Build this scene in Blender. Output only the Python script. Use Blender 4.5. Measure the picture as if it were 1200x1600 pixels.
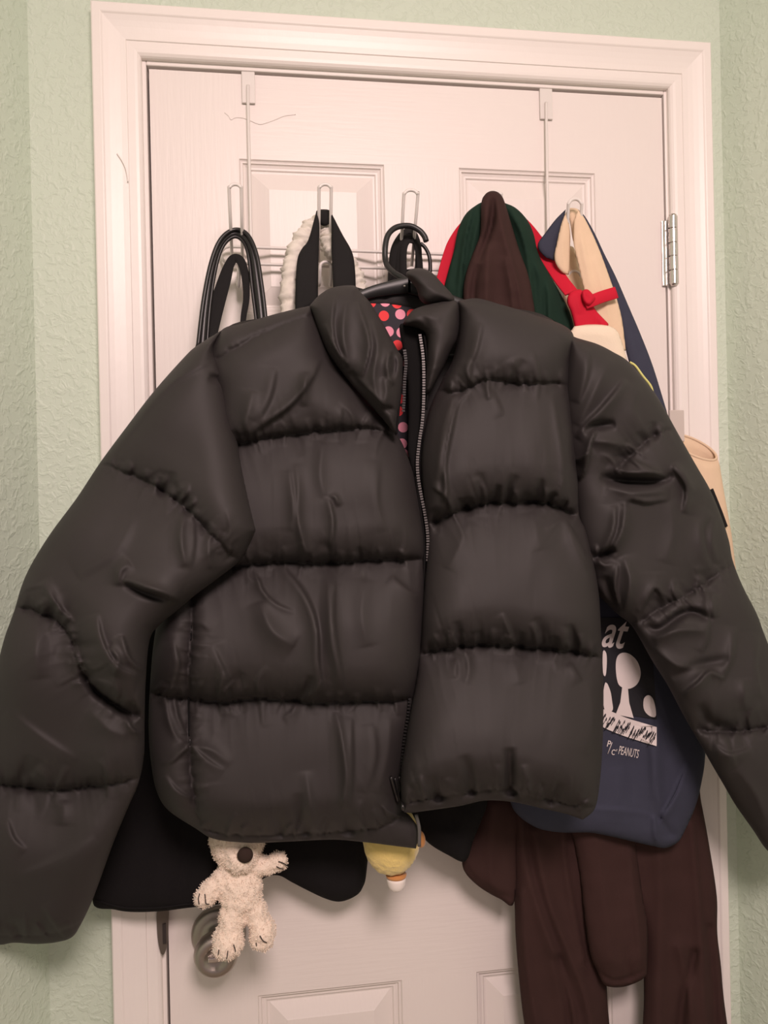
import bpy, bmesh, math, random
import numpy as np
from mathutils import Vector, Matrix, noise as mnoise

for o in list(bpy.data.objects):
    bpy.data.objects.remove(o)
SC = bpy.context.scene
COL = SC.collection
rng = random.Random(7)
nrng = np.random.RandomState(11)

# ------------------------------------------------------------------ camera
YAW, PITCH, ROLL = .14075, -.00216, -.02198
CAM = np.array([.14928, -1.03858, 1.44835])
FPX = 1206.5
cy_, sy_ = math.cos(YAW), math.sin(YAW)
cp_, sp_ = math.cos(PITCH), math.sin(PITCH)
cr_, sr_ = math.cos(ROLL), math.sin(ROLL)
FWD = np.array([sy_*cp_, cy_*cp_, sp_])
r0_ = np.array([cy_, -sy_, 0.]); u0_ = np.cross(r0_, FWD)
RGT = cr_*r0_ + sr_*u0_
UPV = -sr_*r0_ + cr_*u0_
cd = bpy.data.cameras.new('camera'); cam = bpy.data.objects.new('camera', cd); COL.objects.link(cam)
cd.sensor_fit = 'VERTICAL'; cd.sensor_height = 24.0; cd.lens = FPX/1600*24.0
cd.clip_start = .01
M = Matrix(((RGT[0], UPV[0], -FWD[0], CAM[0]), (RGT[1], UPV[1], -FWD[1], CAM[1]), (RGT[2], UPV[2], -FWD[2], CAM[2]), (0, 0, 0, 1)))
cam.matrix_world = M
SC.camera = cam

# ------------------------------------------------------------------ world, light, exposure
w = bpy.data.worlds.new('world'); SC.world = w; w.use_nodes = True
bg = w.node_tree.nodes['Background']
bg.inputs['Color'].default_value = (1.0, .785, .77, 1); bg.inputs['Strength'].default_value = .32
LAMP_POS = (.36, -1.60, 2.36); LAMP_POWER = 37.5; LAMP_COLOR = (1.0, .785, .76)
ld = bpy.data.lights.new('ceiling_light', 'AREA'); ld.shape = 'DISK'; ld.size = .55
ld.energy = LAMP_POWER; ld.color = LAMP_COLOR
lo = bpy.data.objects.new('ceiling_light', ld); COL.objects.link(lo); lo.location = LAMP_POS
lo.rotation_euler = (math.radians(28), 0, 0)
SC.view_settings.view_transform = 'Standard'; SC.view_settings.look = 'None'
SC.view_settings.gamma = 1; SC.view_settings.use_curve_mapping = False
SC.view_settings.exposure = 0.0

# ------------------------------------------------------------------ materials
def mat(name, col, rough=.6, metal=0, sheen=0, bump=None, spec=.5, var=None, sheen_tint=None):
    m = bpy.data.materials.new(name); m.use_nodes = True
    nt = m.node_tree; b = nt.nodes['Principled BSDF']
    b.inputs['Base Color'].default_value = (*col, 1); b.inputs['Roughness'].default_value = rough
    b.inputs['Metallic'].default_value = metal; b.inputs['Specular IOR Level'].default_value = spec
    if sheen:
        b.inputs['Sheen Weight'].default_value = sheen; b.inputs['Sheen Roughness'].default_value = .5
        if sheen_tint: b.inputs['Sheen Tint'].default_value = (*sheen_tint, 1)
    tc = nt.nodes.new('ShaderNodeTexCoord')
    if var:          # (scale, amount): gentle colour mottling
        n = nt.nodes.new('ShaderNodeTexNoise'); n.inputs['Scale'].default_value = var[0]; n.inputs['Detail'].default_value = 5
        nt.links.new(tc.outputs['Object'], n.inputs['Vector'])
        mx = nt.nodes.new('ShaderNodeMix'); mx.data_type = 'RGBA'
        mx.inputs['A'].default_value = (*[c*(1-var[1]) for c in col], 1); mx.inputs['B'].default_value = (*[min(1, c*(1+var[1])) for c in col], 1)
        nt.links.new(n.outputs['Fac'], mx.inputs['Factor']); nt.links.new(mx.outputs['Result'], b.inputs['Base Color'])
    if bump:         # list of (scale, strength, distance, stretch)
        prev = None
        for sc, st, di, stretch in bump:
            mp = nt.nodes.new('ShaderNodeMapping'); mp.inputs['Scale'].default_value = stretch
            nt.links.new(tc.outputs['Object'], mp.inputs['Vector'])
            n = nt.nodes.new('ShaderNodeTexNoise'); n.inputs['Scale'].default_value = sc; n.inputs['Detail'].default_value = 4
            nt.links.new(mp.outputs['Vector'], n.inputs['Vector'])
            bp = nt.nodes.new('ShaderNodeBump'); bp.inputs['Strength'].default_value = st; bp.inputs['Distance'].default_value = di
            nt.links.new(n.outputs['Fac'], bp.inputs['Height'])
            if prev: nt.links.new(prev.outputs['Normal'], bp.inputs['Normal'])
            prev = bp
        nt.links.new(prev.outputs['Normal'], b.inputs['Normal'])
    return m

WHITE_PAINT = mat('white_paint', (.85, .80, .755), .38, bump=[(60, .12, .002, (1, 1, 1)), (500, .06, .001, (1, 1, .2))])
DOOR_PAINT = mat('white_door_paint', (.80, .74, .70), .42, bump=[(220, .22, .0012, (1, 1, .07)), (25, .08, .002, (1, 1, 1))])
DOOR_RAIL = mat('white_door_rail_paint', (.80, .74, .70), .42, bump=[(220, .22, .0012, (.07, 1, 1)), (25, .08, .002, (1, 1, 1))])
def wall_material():
    m = mat('mint_wall_paint', (.585, .675, .555), .5)
    nt = m.node_tree; b = nt.nodes['Principled BSDF']; tc = nt.nodes['Texture Coordinate']
    n = nt.nodes.new('ShaderNodeTexNoise'); n.inputs['Scale'].default_value = 100; n.inputs['Detail'].default_value = 4; n.inputs['Roughness'].default_value = .5
    n.inputs['Distortion'].default_value = .8
    nt.links.new(tc.outputs['Object'], n.inputs['Vector'])
    cr = nt.nodes.new('ShaderNodeValToRGB'); cr.color_ramp.elements[0].position = .46; cr.color_ramp.elements[1].position = .68
    nt.links.new(n.outputs['Fac'], cr.inputs['Fac'])
    bp = nt.nodes.new('ShaderNodeBump'); bp.inputs['Strength'].default_value = .36; bp.inputs['Distance'].default_value = .0026
    nt.links.new(cr.outputs['Color'], bp.inputs['Height']); nt.links.new(bp.outputs['Normal'], b.inputs['Normal'])
    return m
WALL = wall_material()
CEIL = mat('ceiling_paint', (.75, .74, .70), .8)
FLOOR = mat('floor_carpet', (.40, .34, .28), .95, bump=[(300, .4, .004, (1, 1, 1))])
NYLON = mat('black_nylon', (.0245, .0205, .0198), .68, spec=.40, bump=[(900, .05, .0006, (1, 1, .5))])
NYLON_DARK = mat('black_lining', (.016, .014, .014), .7, spec=.3)
TAPE = mat('black_zip_tape', (.007, .0065, .0065), .85, spec=.12, bump=[(1500, .25, .0006, (1, 1, .3))])
TEETH = mat('grey_zip_teeth', (.15, .14, .135), .4, metal=.5)
ZIPDARK = mat('black_zip_metal', (.05, .048, .047), .28, metal=.7)
BLACK_CLOTH = mat('black_cotton', (.010, .009, .0095), .9, spec=.15, bump=[(800, .3, .0006, (1, 1, 1))])
BLACK_WEB = mat('black_webbing', (.014, .013, .013), .85, spec=.2, bump=[(1200, .4, .0006, (1, 1, .35))])
BLACK_GLOSS = mat('black_leather', (.009, .008, .008), .36, spec=.45)
BLACK_PLASTIC = mat('black_plastic', (.013, .013, .013), .42)
WIRE = mat('white_wire', (.74, .70, .66), .35)
BROWN = mat('dark_brown_cloth', (.044, .0225, .0200), .88, spec=.12, bump=[(900, .2, .0006, (1, 1, 1))], var=(30, .12))
GREEN = mat('dark_green_cloth', (.012, .030, .020), .85, spec=.12, bump=[(900, .2, .0006, (1, 1, 1))], var=(40, .15))
RED = mat('red_cotton', (.55, .008, .030), .75, spec=.25, bump=[(900, .25, .0006, (1, 1, 1))])
NAVY = mat('navy_canvas', (.046, .049, .073), .85, spec=.15, bump=[(1000, .3, .0006, (1, 1, 1))], var=(60, .08))
CREAM = mat('cream_canvas', (.74, .56, .39), .85, spec=.2, bump=[(900, .35, .0008, (1, 1, 1))], var=(50, .06))
CREAM_PALE = mat('pale_canvas', (.80, .68, .53), .9, spec=.15, bump=[(700, .5, .001, (1, 1, 1))])
OFFWHITE = mat('offwhite_crinkle', (.74, .69, .61), .75, bump=[(200, .3, .002, (1, 1, 1))])
NICKEL = mat('brushed_nickel', (.40, .355, .32), .42, metal=1, bump=[(400, .05, .0005, (1, 1, .1))])
STEEL = mat('polished_steel', (.66, .62, .59), .22, metal=1)
BRONZE = mat('dark_bronze', (.17, .145, .125), .5, metal=.7)
PLUSH = mat('cream_plush', (.86, .73, .60), .95, sheen=.5, spec=.1, bump=[(260, .6, .003, (1, 1, 1))])
THREAD = mat('dark_thread', (.03, .022, .02), .8)
NOSE = mat('brown_felt', (.040, .026, .021), .95, spec=.1)
YELLOW = mat('yellow_plush', (.78, .60, .20), .9, sheen=.5, bump=[(500, .4, .002, (1, 1, 1))])
ORANGE = mat('orange_plush', (.52, .23, .07), .9, sheen=.3)
WHITE_FELT = mat('white_felt', (.84, .76, .70), .9, sheen=.4)
PRINT_WHITE = mat('white_print', (.74, .67, .64), .6)
PRINT_BLACK = mat('black_print', (.010, .010, .014), .7)
NEON = mat('neon_yellow_piping', (.68, .66, .22), .7)
TAB = mat('grey_beige_tab', (.58, .51, .46), .6)
GAP_SHADE = mat('gap_shade', (.05, .04, .035), .9)  # near-black that stands in for the shade in the gap round the door
def lining_material():
    m = mat('dotted_lining', (.02, .015, .022), .75)
    nt = m.node_tree; b = nt.nodes['Principled BSDF']; tc = nt.nodes['Texture Coordinate']
    v = nt.nodes.new('ShaderNodeTexVoronoi'); v.voronoi_dimensions = '2D'; v.inputs['Scale'].default_value = 60; v.inputs['Randomness'].default_value = .55
    mp = nt.nodes.new('ShaderNodeMapping'); mp.inputs['Rotation'].default_value = (math.radians(90), 0, 0)
    nt.links.new(tc.outputs['Object'], mp.inputs['Vector']); nt.links.new(mp.outputs['Vector'], v.inputs['Vector'])
    lt = nt.nodes.new('ShaderNodeMath'); lt.operation = 'LESS_THAN'; lt.inputs[1].default_value = .37
    nt.links.new(v.outputs['Distance'], lt.inputs[0])
    sep = nt.nodes.new('ShaderNodeSeparateColor'); nt.links.new(v.outputs['Color'], sep.inputs['Color'])
    cr = nt.nodes.new('ShaderNodeValToRGB'); cr.color_ramp.interpolation = 'CONSTANT'
    e = cr.color_ramp.elements; e[0].position = 0; e[0].color = (.85, .045, .05, 1); e[1].position = .48; e[1].color = (.86, .32, .42, 1)
    x = e.new(.88); x.color = (.10, .12, .30, 1)
    nt.links.new(sep.outputs['Red'], cr.inputs['Fac'])
    mx = nt.nodes.new('ShaderNodeMix'); mx.data_type = 'RGBA'; mx.inputs['A'].default_value = (.018, .014, .022, 1)
    nt.links.new(lt.outputs['Value'], mx.inputs['Factor']); nt.links.new(cr.outputs['Color'], mx.inputs['B'])
    nt.links.new(mx.outputs['Result'], b.inputs['Base Color'])
    return m
LINING = lining_material()

# ------------------------------------------------------------------ helpers: objects
ORG = {}
YS = 0.0        # how far the thing being built hangs in front of its authored depth
def thing(name, label, cat, loc, group=None):
    o = bpy.data.objects.new(name, None); COL.objects.link(o); o.empty_display_size = .03
    o.location = loc; o['label'] = label; o['category'] = cat
    if group: o['group'] = group
    ORG[o.name] = np.array(loc, float)
    return o
def link(name, V, Fc, m, parent=None, smooth=True, kind=None, label=None):
    me = bpy.data.meshes.new(name)
    V = np.asarray(V, float)
    org = ORG[parent.name] if parent is not None else np.zeros(3)
    me.from_pydata((V-org).tolist(), [], [tuple(int(i) for i in f) for f in Fc] if not isinstance(Fc, list) else Fc)
    me.materials.append(m)
    me.validate(); me.update()
    if smooth: me.polygons.foreach_set('use_smooth', [True]*len(me.polygons))
    o = bpy.data.objects.new(name, me); COL.objects.link(o)
    if parent is not None: o.parent = parent
    ORG[o.name] = org
    if kind: o['kind'] = kind
    if label: o['label'] = label
    return o
def bevel(o, wd=.002, seg=2):
    b = o.modifiers.new('bevel', 'BEVEL'); b.width = wd; b.segments = seg; b.limit_method = 'ANGLE'
    return o
class MB:
    def __init__(s): s.v = []; s.f = []
    def add(s, V, Fc):
        n = len(s.v); s.v += [tuple(map(float, p)) for p in V]; s.f += [tuple(int(i)+n for i in f) for f in Fc]; return s
    def box(s, x0, x1, y0, y1, z0, z1):
        V = [(x, y, z) for x in (x0, x1) for y in (y0, y1) for z in (z0, z1)]
        return s.add(V, [(0, 1, 3, 2), (4, 6, 7, 5), (0, 4, 5, 1), (2, 3, 7, 6), (0, 2, 6, 4), (1, 5, 7, 3)])
    def tube(s, pts, r, n=10, closed=False, cap=True):
        V, Fc = tube_geo(pts, r, n, closed, cap); return s.add(V, Fc)
    def lathe(s, c, axis, prof, n=40):
        a = Vector(axis).normalized(); t = Vector((0, 0, 1)) if abs(a.z) < .9 else Vector((1, 0, 0))
        e1 = a.cross(t).normalized(); e2 = a.cross(e1)
        V = []; Fc = []
        for (h, r) in prof:
            for k in range(n):
                q = 2*math.pi*k/n
                V.append(Vector(c)+a*h+(e1*math.cos(q)+e2*math.sin(q))*r)
        for i in range(len(prof)-1):
            for k in range(n):
                Fc.append((i*n+k, i*n+(k+1) % n, (i+1)*n+(k+1) % n, (i+1)*n+k))
        Fc.append(tuple(range(n))[::-1]); Fc.append(tuple((len(prof)-1)*n+k for k in range(n)))
        return s.add(V, Fc)
    def ell(s, c, r, rot=None, n=20, m_=12):
        V = []; Fc = []
        for i in range(m_+1):
            th = math.pi*i/m_
            for k in range(n):
                ph = 2*math.pi*k/n
                p = Vector((r[0]*math.sin(th)*math.cos(ph), r[1]*math.sin(th)*math.sin(ph), r[2]*math.cos(th)))
                if rot is not None: p = rot @ p
                V.append(Vector(c)+p)
        for i in range(m_):
            for k in range(n):
                Fc.append((i*n+k, (i+1)*n+k, (i+1)*n+(k+1) % n, i*n+(k+1) % n))
        return s.add(V, Fc)
    def build(s, name, m, parent=None, **k): return link(name, np.array(s.v), s.f, m, parent, **k)

def P(px, py, y):
    """the point of the plane y = const that the photograph shows at pixel (px, py)"""
    px = np.asarray(px, float); py = np.asarray(py, float); y = np.asarray(y, float)
    d = FWD + np.multiply.outer((px-600)/FPX, RGT) + np.multiply.outer((800-py)/FPX, UPV)
    t = (y-CAM[1])/d[..., 1]
    return CAM + d*t[..., None]
def P1(a): return P(a[0], a[1], a[2])

def crom(pts, closed=False, n=8):
    """Catmull-Rom through the points (any dimension)"""
    p = np.array(pts, float); N = len(p); out = []
    if N < 3 and not closed:
        return np.array([p[0]+(p[-1]-p[0])*t for t in np.linspace(0, 1, n+1)])
    segs = N if closed else N-1
    for i in range(segs):
        p1, p2 = p[i], p[(i+1) % N]
        p0 = p[i-1] if (closed or i > 0) else 2*p1-p2
        p3 = p[(i+2) % N] if (closed or i < N-2) else 2*p2-p1
        for k in range(n):
            t = k/n
            out.append(.5*((2*p1)+(-p0+p2)*t+(2*p0-5*p1+4*p2-p3)*t*t+(-p0+3*p1-3*p2+p3)*t**3))
    if not closed: out.append(p[-1])
    return np.array(out)
def outline(pts, n=8):
    """closed outline; a point given as (x, y, 1) is a sharp corner"""
    cs = [i for i, p in enumerate(pts) if len(p) > 2]
    P2 = [p[:2] for p in pts]
    if not cs: return crom(P2, True, n)
    res = []
    for a, b in zip(cs, cs[1:]+[cs[0]+len(pts)]):
        run = [P2[i % len(pts)] for i in range(a, b+1)]
        res.append(crom(run, False, n)[:-1])
    return np.concatenate(res)
def resample(p, step, closed=True):
    q = np.vstack([p, p[:1]]) if closed else p
    L = np.r_[0, np.cumsum(np.linalg.norm(np.diff(q, axis=0), axis=1))]
    n = max(3, int(L[-1]/step)); t = np.linspace(0, L[-1], n+1)
    if closed: t = t[:-1]
    return np.stack([np.interp(t, L, q[:, k]) for k in range(q.shape[1])], 1)

def tube_geo(pts, r, n=10, closed=False, cap=True):
    p = np.array(pts, float); N = len(p)
    r = np.broadcast_to(np.asarray(r, float), (N,))
    tg = np.gradient(p, axis=0) if not closed else np.roll(p, -1, 0)-np.roll(p, 1, 0)
    tg /= np.linalg.norm(tg, axis=1)[:, None]+1e-12
    a = np.cross(tg[0], (0, 0, 1.)); 
    if np.linalg.norm(a) < .1: a = np.cross(tg[0], (0, 1., 0))
    V = []
    q = np.arange(n)*2*math.pi/n
    for i in range(N):
        a = a-tg[i]*(a@tg[i]); a /= np.linalg.norm(a)+1e-12
        b = np.cross(tg[i], a)
        V.append(p[i]+r[i]*(np.outer(np.cos(q), a)+np.outer(np.sin(q), b)))
    V = np.concatenate(V); Fc = []
    for i in range(N if closed else N-1):
        j = (i+1) % N
        for k in range(n):
            Fc.append((i*n+k, i*n+(k+1) % n, j*n+(k+1) % n, j*n+k))
    if cap and not closed:
        Fc.append(tuple(range(n))[::-1]); Fc.append(tuple((N-1)*n+k for k in range(n)))
    return V, Fc
def strap_geo(pts, width, thick=.0022, n=8, up=(0, -1, 0), twist=None):
    """a flat band along 3D points; its face looks to `up` as far as its run allows"""
    p = crom(pts, False, n); N = len(p)
    wd = np.interp(np.linspace(0, 1, N), np.linspace(0, 1, len(np.atleast_1d(width))), np.atleast_1d(width)) if np.ndim(width) else np.full(N, width)
    tw = np.zeros(N) if twist is None else np.interp(np.linspace(0, 1, N), np.linspace(0, 1, len(twist)), twist)
    tg = np.gradient(p, axis=0); tg /= np.linalg.norm(tg, axis=1)[:, None]
    V = []
    upv = np.array(up, float)
    sec = [(-.5, -.3), (-.46, -.5), (0, -.62), (.46, -.5), (.5, -.3), (.5, .3), (.46, .5), (0, .62), (-.46, .5), (-.5, .3)]
    for i in range(N):
        w_ = np.cross(tg[i], upv); w_ /= np.linalg.norm(w_)+1e-9
        nn = np.cross(w_, tg[i])
        c, s_ = math.cos(tw[i]), math.sin(tw[i])
        w2, n2 = w_*c+nn*s_, nn*c-w_*s_
        for a, b in sec: V.append(p[i]+w2*a*wd[i]+n2*b*thick)
    k = len(sec); Fc = []
    for i in range(N-1):
        for j in range(k): Fc.append((i*k+j, i*k+(j+1) % k, (i+1)*k+(j+1) % k, (i+1)*k+j))
    Fc.append(tuple(range(k))[::-1]); Fc.append(tuple((N-1)*k+j for j in range(k)))
    return np.array(V), Fc

# ------------------------------------------------------------------ helpers: stuffed and draped cloth
def dpoly(U, V, pts):
    """distance to an open polyline, signed side, arc length, 0..1 along it"""
    A = pts[:-1]; B = pts[1:]; D = B-A; L2 = (D**2).sum(1)+1e-9; L = np.sqrt(L2)
    S0 = np.r_[0, np.cumsum(L)]
    best = np.full(U.shape, 1e9); sd = np.ones(U.shape); sl = np.zeros(U.shape)
    for i in range(len(A)):
        ex = U-A[i, 0]; ey = V-A[i, 1]
        t = np.clip((ex*D[i, 0]+ey*D[i, 1])/L2[i], 0, 1)
        d = np.hypot(ex-t*D[i, 0], ey-t*D[i, 1])
        m_ = d < best
        best = np.where(m_, d, best)
        sd = np.where(m_, np.sign(D[i, 0]*ey-D[i, 1]*ex), sd); sl = np.where(m_, S0[i]+t*L[i], sl)
    return best, sd, sl, sl/S0[-1]
def rnd(t): return np.sqrt(np.clip(1-(1-np.clip(t, 0, 1))**2, 0, 1))
def waves(seed, scale, k=7):
    r = np.random.RandomState(seed); a = r.uniform(0, 2*math.pi, k); f_ = r.uniform(.5, 1.6, k)*2*math.pi/scale; ph = r.uniform(0, 6.28, k)
    return lambda U, V: sum(np.sin(U*math.cos(a[i])*f_[i]+V*math.sin(a[i])*f_[i]+ph[i]) for i in range(k))/math.sqrt(k)
def gather(seed, wl):
    r = np.random.RandomState(seed); p = r.uniform(0, 6.28, 6)
    def g(s):
        ph = s*math.pi/wl + 1.1*np.sin(s/wl*.9+p[0]) + .7*np.sin(s/wl*2.3+p[1])
        am = .55+.45*np.sin(s/wl*.55+p[2])*np.sin(s/wl*.23+p[3])
        return (np.abs(np.sin(ph))**.75-.62)*am*2.1
    return g
def inside(U, V, poly):
    res = np.zeros(U.shape, bool); A = poly; B = np.roll(poly, -1, 0)
    for a, b in zip(A, B):
        if a[1] == b[1]: continue
        c = (a[1] > V) != (b[1] > V)
        if not c.any(): continue
        res ^= c & (U < (b[0]-a[0])*(V-a[1])/(b[1]-a[1])+a[0])
    return res
def depth_fn(y0):
    if np.ndim(y0) == 0: return lambda U, V: np.full(np.shape(U), float(y0))
    c = np.array(y0, float)
    def f_(U, V):
        w_ = [1/((U-a)**2+(V-b)**2+3600.)**1.4 for a, b, _ in c]
        return sum(wi*k[2] for wi, k in zip(w_, c))/sum(w_)
    return f_
def soft(name, out, y0, H, m, parent=None, R=60, step=4, seams=(), folds=(), noise=(), back=.5, seed=1, edge=1.0, gain=1.0, kind=None, label=None, bstep=None):
    """a stuffed or draped cloth body: `out` is its outline (photo pixels on the plane y0), H its puff in metres;
    seams pinch it, folds (kind, points, width px, height mm) wrinkle it. Returns (object, y(px, py))"""
    poly = outline(out); poly = resample(poly, step*1.0); ys = YS
    dpol = resample(poly, max(step, 7)); dl = np.vstack([dpol, dpol[:1]])
    spol = resample(poly, 7); sst = np.linalg.norm(spol[1]-spol[0])
    yf0 = depth_fn(y0); yf = lambda U, V: yf0(U, V)+ys
    SE = []
    for i, s in enumerate(seams):
        pts = crom(s['p'], False, 8)
        r = np.random.RandomState(seed*31+i); pts = resample(pts, 6, False)
        pts[1:-1] += r.normal(0, s.get('jit', 1.1), (len(pts)-2, 2))
        SE.append((pts, s, gather(seed*17+i, s.get('wl', 17))))
    FO = [(k, crom(p, False, 6), wd*(.76 if gain > 1.1 else 1), am*.001*gain, *(rest or (None,))) for k, p, wd, am, *rest in folds]
    for i, (pts, s, g) in enumerate(SE):      # little tucks running up from each seam
        if s.get('amp', 0) < .8 or gain < 1.1: continue
        r = np.random.RandomState(seed*53+i); L = np.r_[0, np.cumsum(np.linalg.norm(np.diff(pts, axis=0), axis=1))]; at = r.uniform(4, 14)
        up = -1 if s.get('bel', .45) < .7 else 1
        while at < L[-1]-4:
            j = int(np.searchsorted(L, at)); j = min(max(j, 1), len(pts)-1); tg = pts[j]-pts[j-1]; tg = tg/(np.linalg.norm(tg)+1e-9); nm = np.array([-tg[1], tg[0]])*up
            big = r.uniform() < .3
            for sg, k in ((1, 1.), (-1, .45)):
                if sg < 0 and (r.uniform() < .35 or s.get('bel', .45) < .2): continue
                ln = (r.uniform(26, 52) if big else r.uniform(9, 24))*(1 if sg > 0 else .9)
                lean = r.normal(0, .28); a = pts[j]+nm*sg*1.0; b = a+(nm*sg+tg*lean)*ln; c = a+(nm*sg*.5+tg*(lean*.2+r.normal(0, .08)))*ln
                pp = crom([a, c, b] if r.uniform() < .5 else [a, c, b], False, 6)
                if r.uniform() < .5: pp = pp[::-1]; e_ = 'b'
                else: e_ = 'a'
                FO.append(('s' if r.uniform() < .75 else 'v', pp, r.uniform(4.5, 7.5)*(1.25 if big else 1), s['amp']*.0023*k*r.uniform(.7, 1.35)*(1.3 if big else 1), e_))
            at += r.uniform(.5, 1.7)*s.get('wl', 17)*1.05
    NO = [(waves(seed*7+i, sc), am*.001) for i, (am, sc) in enumerate(noise)]
    def h(U, V):
        U = np.asarray(U, float); V = np.asarray(V, float)
        d, _, _, _ = dpoly(U, V, dl)
        acc = np.zeros_like(d)                       # a distance that rounds off in the corners
        for qx, qy in spol: acc += 1/((U-qx)**2+(V-qy)**2+4)**2
        dsm = (math.pi/2/(acc*sst+1e-12))**(1/3)
        k_ = np.clip((d-4)/16, 0, 1); k_ = k_*k_*(3-2*k_)
        hh = H*rnd((d*(1-k_)+np.minimum(dsm, d*1.05)*k_)/R)**edge
        lim = np.clip(d/14, 0, 1)
        ex = np.zeros_like(hh)
        for pts, s, g in SE:
            ds, sd, sl, tt = dpoly(U, V, pts)
            below = sd > 0
            Rr = np.where(below, s.get('Rb', 70), s.get('Ra', 42))
            pr = np.where(below, .12 if s.get('flat') else np.sin(np.pi/2*np.clip(ds/(Rr*1.45), 0, 1))**.75, rnd(ds/(Rr*1.1)))
            hh = hh*(1-s.get('D', .6)*(1-pr))
            a = s.get('amp', 2.2)*.00045*gain; lam = s.get('lam', 26)
            fall = np.exp(-(ds/lam))*np.clip(ds/5, 0, 1)*np.where(below, s.get('bel', .45), 1.)
            ex += a*g(sl+np.where(below, 7., 0)+ds*.12)*fall
            ex -= .0016*np.exp(-(ds/2.2)**2)*s.get('D', .6)
        for k, p, wd, am, *ends in FO:
            x0, y0_ = p.min(0)-3*wd; x1, y1_ = p.max(0)+3*wd
            mm = (U > x0) & (U < x1) & (V > y0_) & (V < y1_)
            if not mm.any(): continue
            ds, sd, sl, tt = dpoly(U[mm], V[mm], p)
            env = np.sin(np.pi*np.clip(tt, .0, 1))**.6
            e_ = ends[0] if ends else None
            if e_ == 'a': env = np.cos(np.pi/2*tt)**.7          # strong at its start
            elif e_ == 'b': env = np.sin(np.pi/2*tt)**.7        # strong at its end
            elif e_ == 'f': env = np.ones_like(tt)
            q = ds/wd
            if k == 'r': v = np.exp(-np.abs(q)**1.35)
            elif k == 'v': v = -np.exp(-q*q)
            else: v = np.where(sd > 0, np.exp(-q*.9)*(1-.25*np.exp(-(q/.25)**2)), .75*np.exp(-(q/.32)**2))
            ex[mm] += am*env*v
        for wv, am in NO: ex += am*wv(U, V)
        return np.maximum(hh+ex*lim, .0009*lim)
    lo_, hi_ = poly.min(0)-step*2, poly.max(0)+step*2
    gx = np.arange(lo_[0], hi_[0]+step, step); gy = np.arange(lo_[1], hi_[1]+step, step)
    U, V = np.meshgrid(gx, gy); ins = inside(U, V, poly)
    ny, nx = U.shape
    cell = ins[:-1, :-1] | ins[1:, :-1] | ins[:-1, 1:] | ins[1:, 1:]
    need = np.zeros_like(ins); need[:-1, :-1] |= cell; need[1:, :-1] |= cell; need[:-1, 1:] |= cell; need[1:, 1:] |= cell
    snap = need & ~ins
    su, sv = U[snap], V[snap]
    A = poly; B = np.roll(poly, -1, 0); D = B-A; L2 = (D**2).sum(1)+1e-9
    bx = np.zeros_like(su); by = np.zeros_like(sv); bd = np.full(su.shape, 1e9)
    for i in range(len(A)):
        t = np.clip(((su-A[i, 0])*D[i, 0]+(sv-A[i, 1])*D[i, 1])/L2[i], 0, 1)
        qx = A[i, 0]+t*D[i, 0]; qy = A[i, 1]+t*D[i, 1]; dd = np.hypot(su-qx, sv-qy)
        k = dd < bd; bd[k] = dd[k]; bx[k] = qx[k]; by[k] = qy[k]
    U = U.copy(); V = V.copy(); U[snap] = bx; V[snap] = by
    idx = np.full((ny, nx), -1); nf = int(need.sum()); idx[need] = np.arange(nf)
    u, v = U[need], V[need]
    hv = h(u, v); isb = snap[need]; hv = np.where(isb, 0, hv)
    yb = yf(u, v)
    Vf = P(u, v, yb-hv)
    # back sheet: same outline, smoother, sharing the rim
    d0 = np.where(isb, 0, dpoly(u, v, dl)[0])
    Vb = P(u, v, yb+np.where(isb, 0, np.maximum(H*back*rnd(d0/R), .0012)))
    bi = np.where(isb, np.arange(nf), nf+np.cumsum(~isb)-1)
    Vall = np.vstack([Vf, Vb[~isb]])
    a, b, c, e = idx[:-1, :-1][cell], idx[:-1, 1:][cell], idx[1:, 1:][cell], idx[1:, :-1][cell]
    front = np.stack([a, e, c, b], 1); bk = np.stack([bi[a], bi[b], bi[c], bi[e]], 1)
    bk = bk[~((isb[a] & isb[b] & isb[c] & isb[e]))]
    Fc = np.vstack([front, bk])
    o = link(name, Vall, Fc.tolist(), m, parent, kind=kind, label=label)
    yfun = lambda px, py: (yf(np.asarray(px, float), np.asarray(py, float)) - h(np.atleast_1d(np.asarray(px, float)), np.atleast_1d(np.asarray(py, float))).reshape(np.shape(px)))
    return o, yfun
def on(yfun, pts, lift=.001):
    """points laid on a soft surface along photo pixels"""
    a = np.array(pts, float); return P(a[:, 0], a[:, 1], yfun(a[:, 0], a[:, 1])-lift)

# ================================================================== the setting
XL, XR, ZC = -.149, .803, 2.44
DW, DH = .711, 2.03
def structure(o): o['kind'] = 'structure'; return o
structure(MB().box(XL-.1, -.030, 0, .12, 0, ZC).box(.741, XR+.1, 0, .12, 0, ZC).box(-.030, .741, 0, .12, 2.060, ZC).build('wall_back', WALL, smooth=False))
SPL = .45       # side walls splayed outwards at a made-up angle, to catch more lamp light
def side_wall(name, x, sg):
    q = [(x, 0), (x+sg*SPL*2.6, -2.6), (x+sg*(SPL*2.6+.1), -2.6), (x+sg*.1, 0)]
    V = [(a, b, z) for z in (0, ZC) for a, b in q]
    return structure(link(name, V, [(0, 1, 2, 3), (7, 6, 5, 4), (0, 4, 5, 1), (1, 5, 6, 2), (2, 6, 7, 3), (3, 7, 4, 0)], WALL, smooth=False))
side_wall('wall_left', XL, -1); side_wall('wall_right', XR, 1)
structure(MB().box(XL-1.3, XR+1.3, -2.6, .12, -.05, 0).build('floor', FLOOR, smooth=False))
structure(MB().box(XL-1.3, XR+1.3, -2.6, .12, ZC, ZC+.05).build('ceiling', CEIL, smooth=False))
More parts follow.
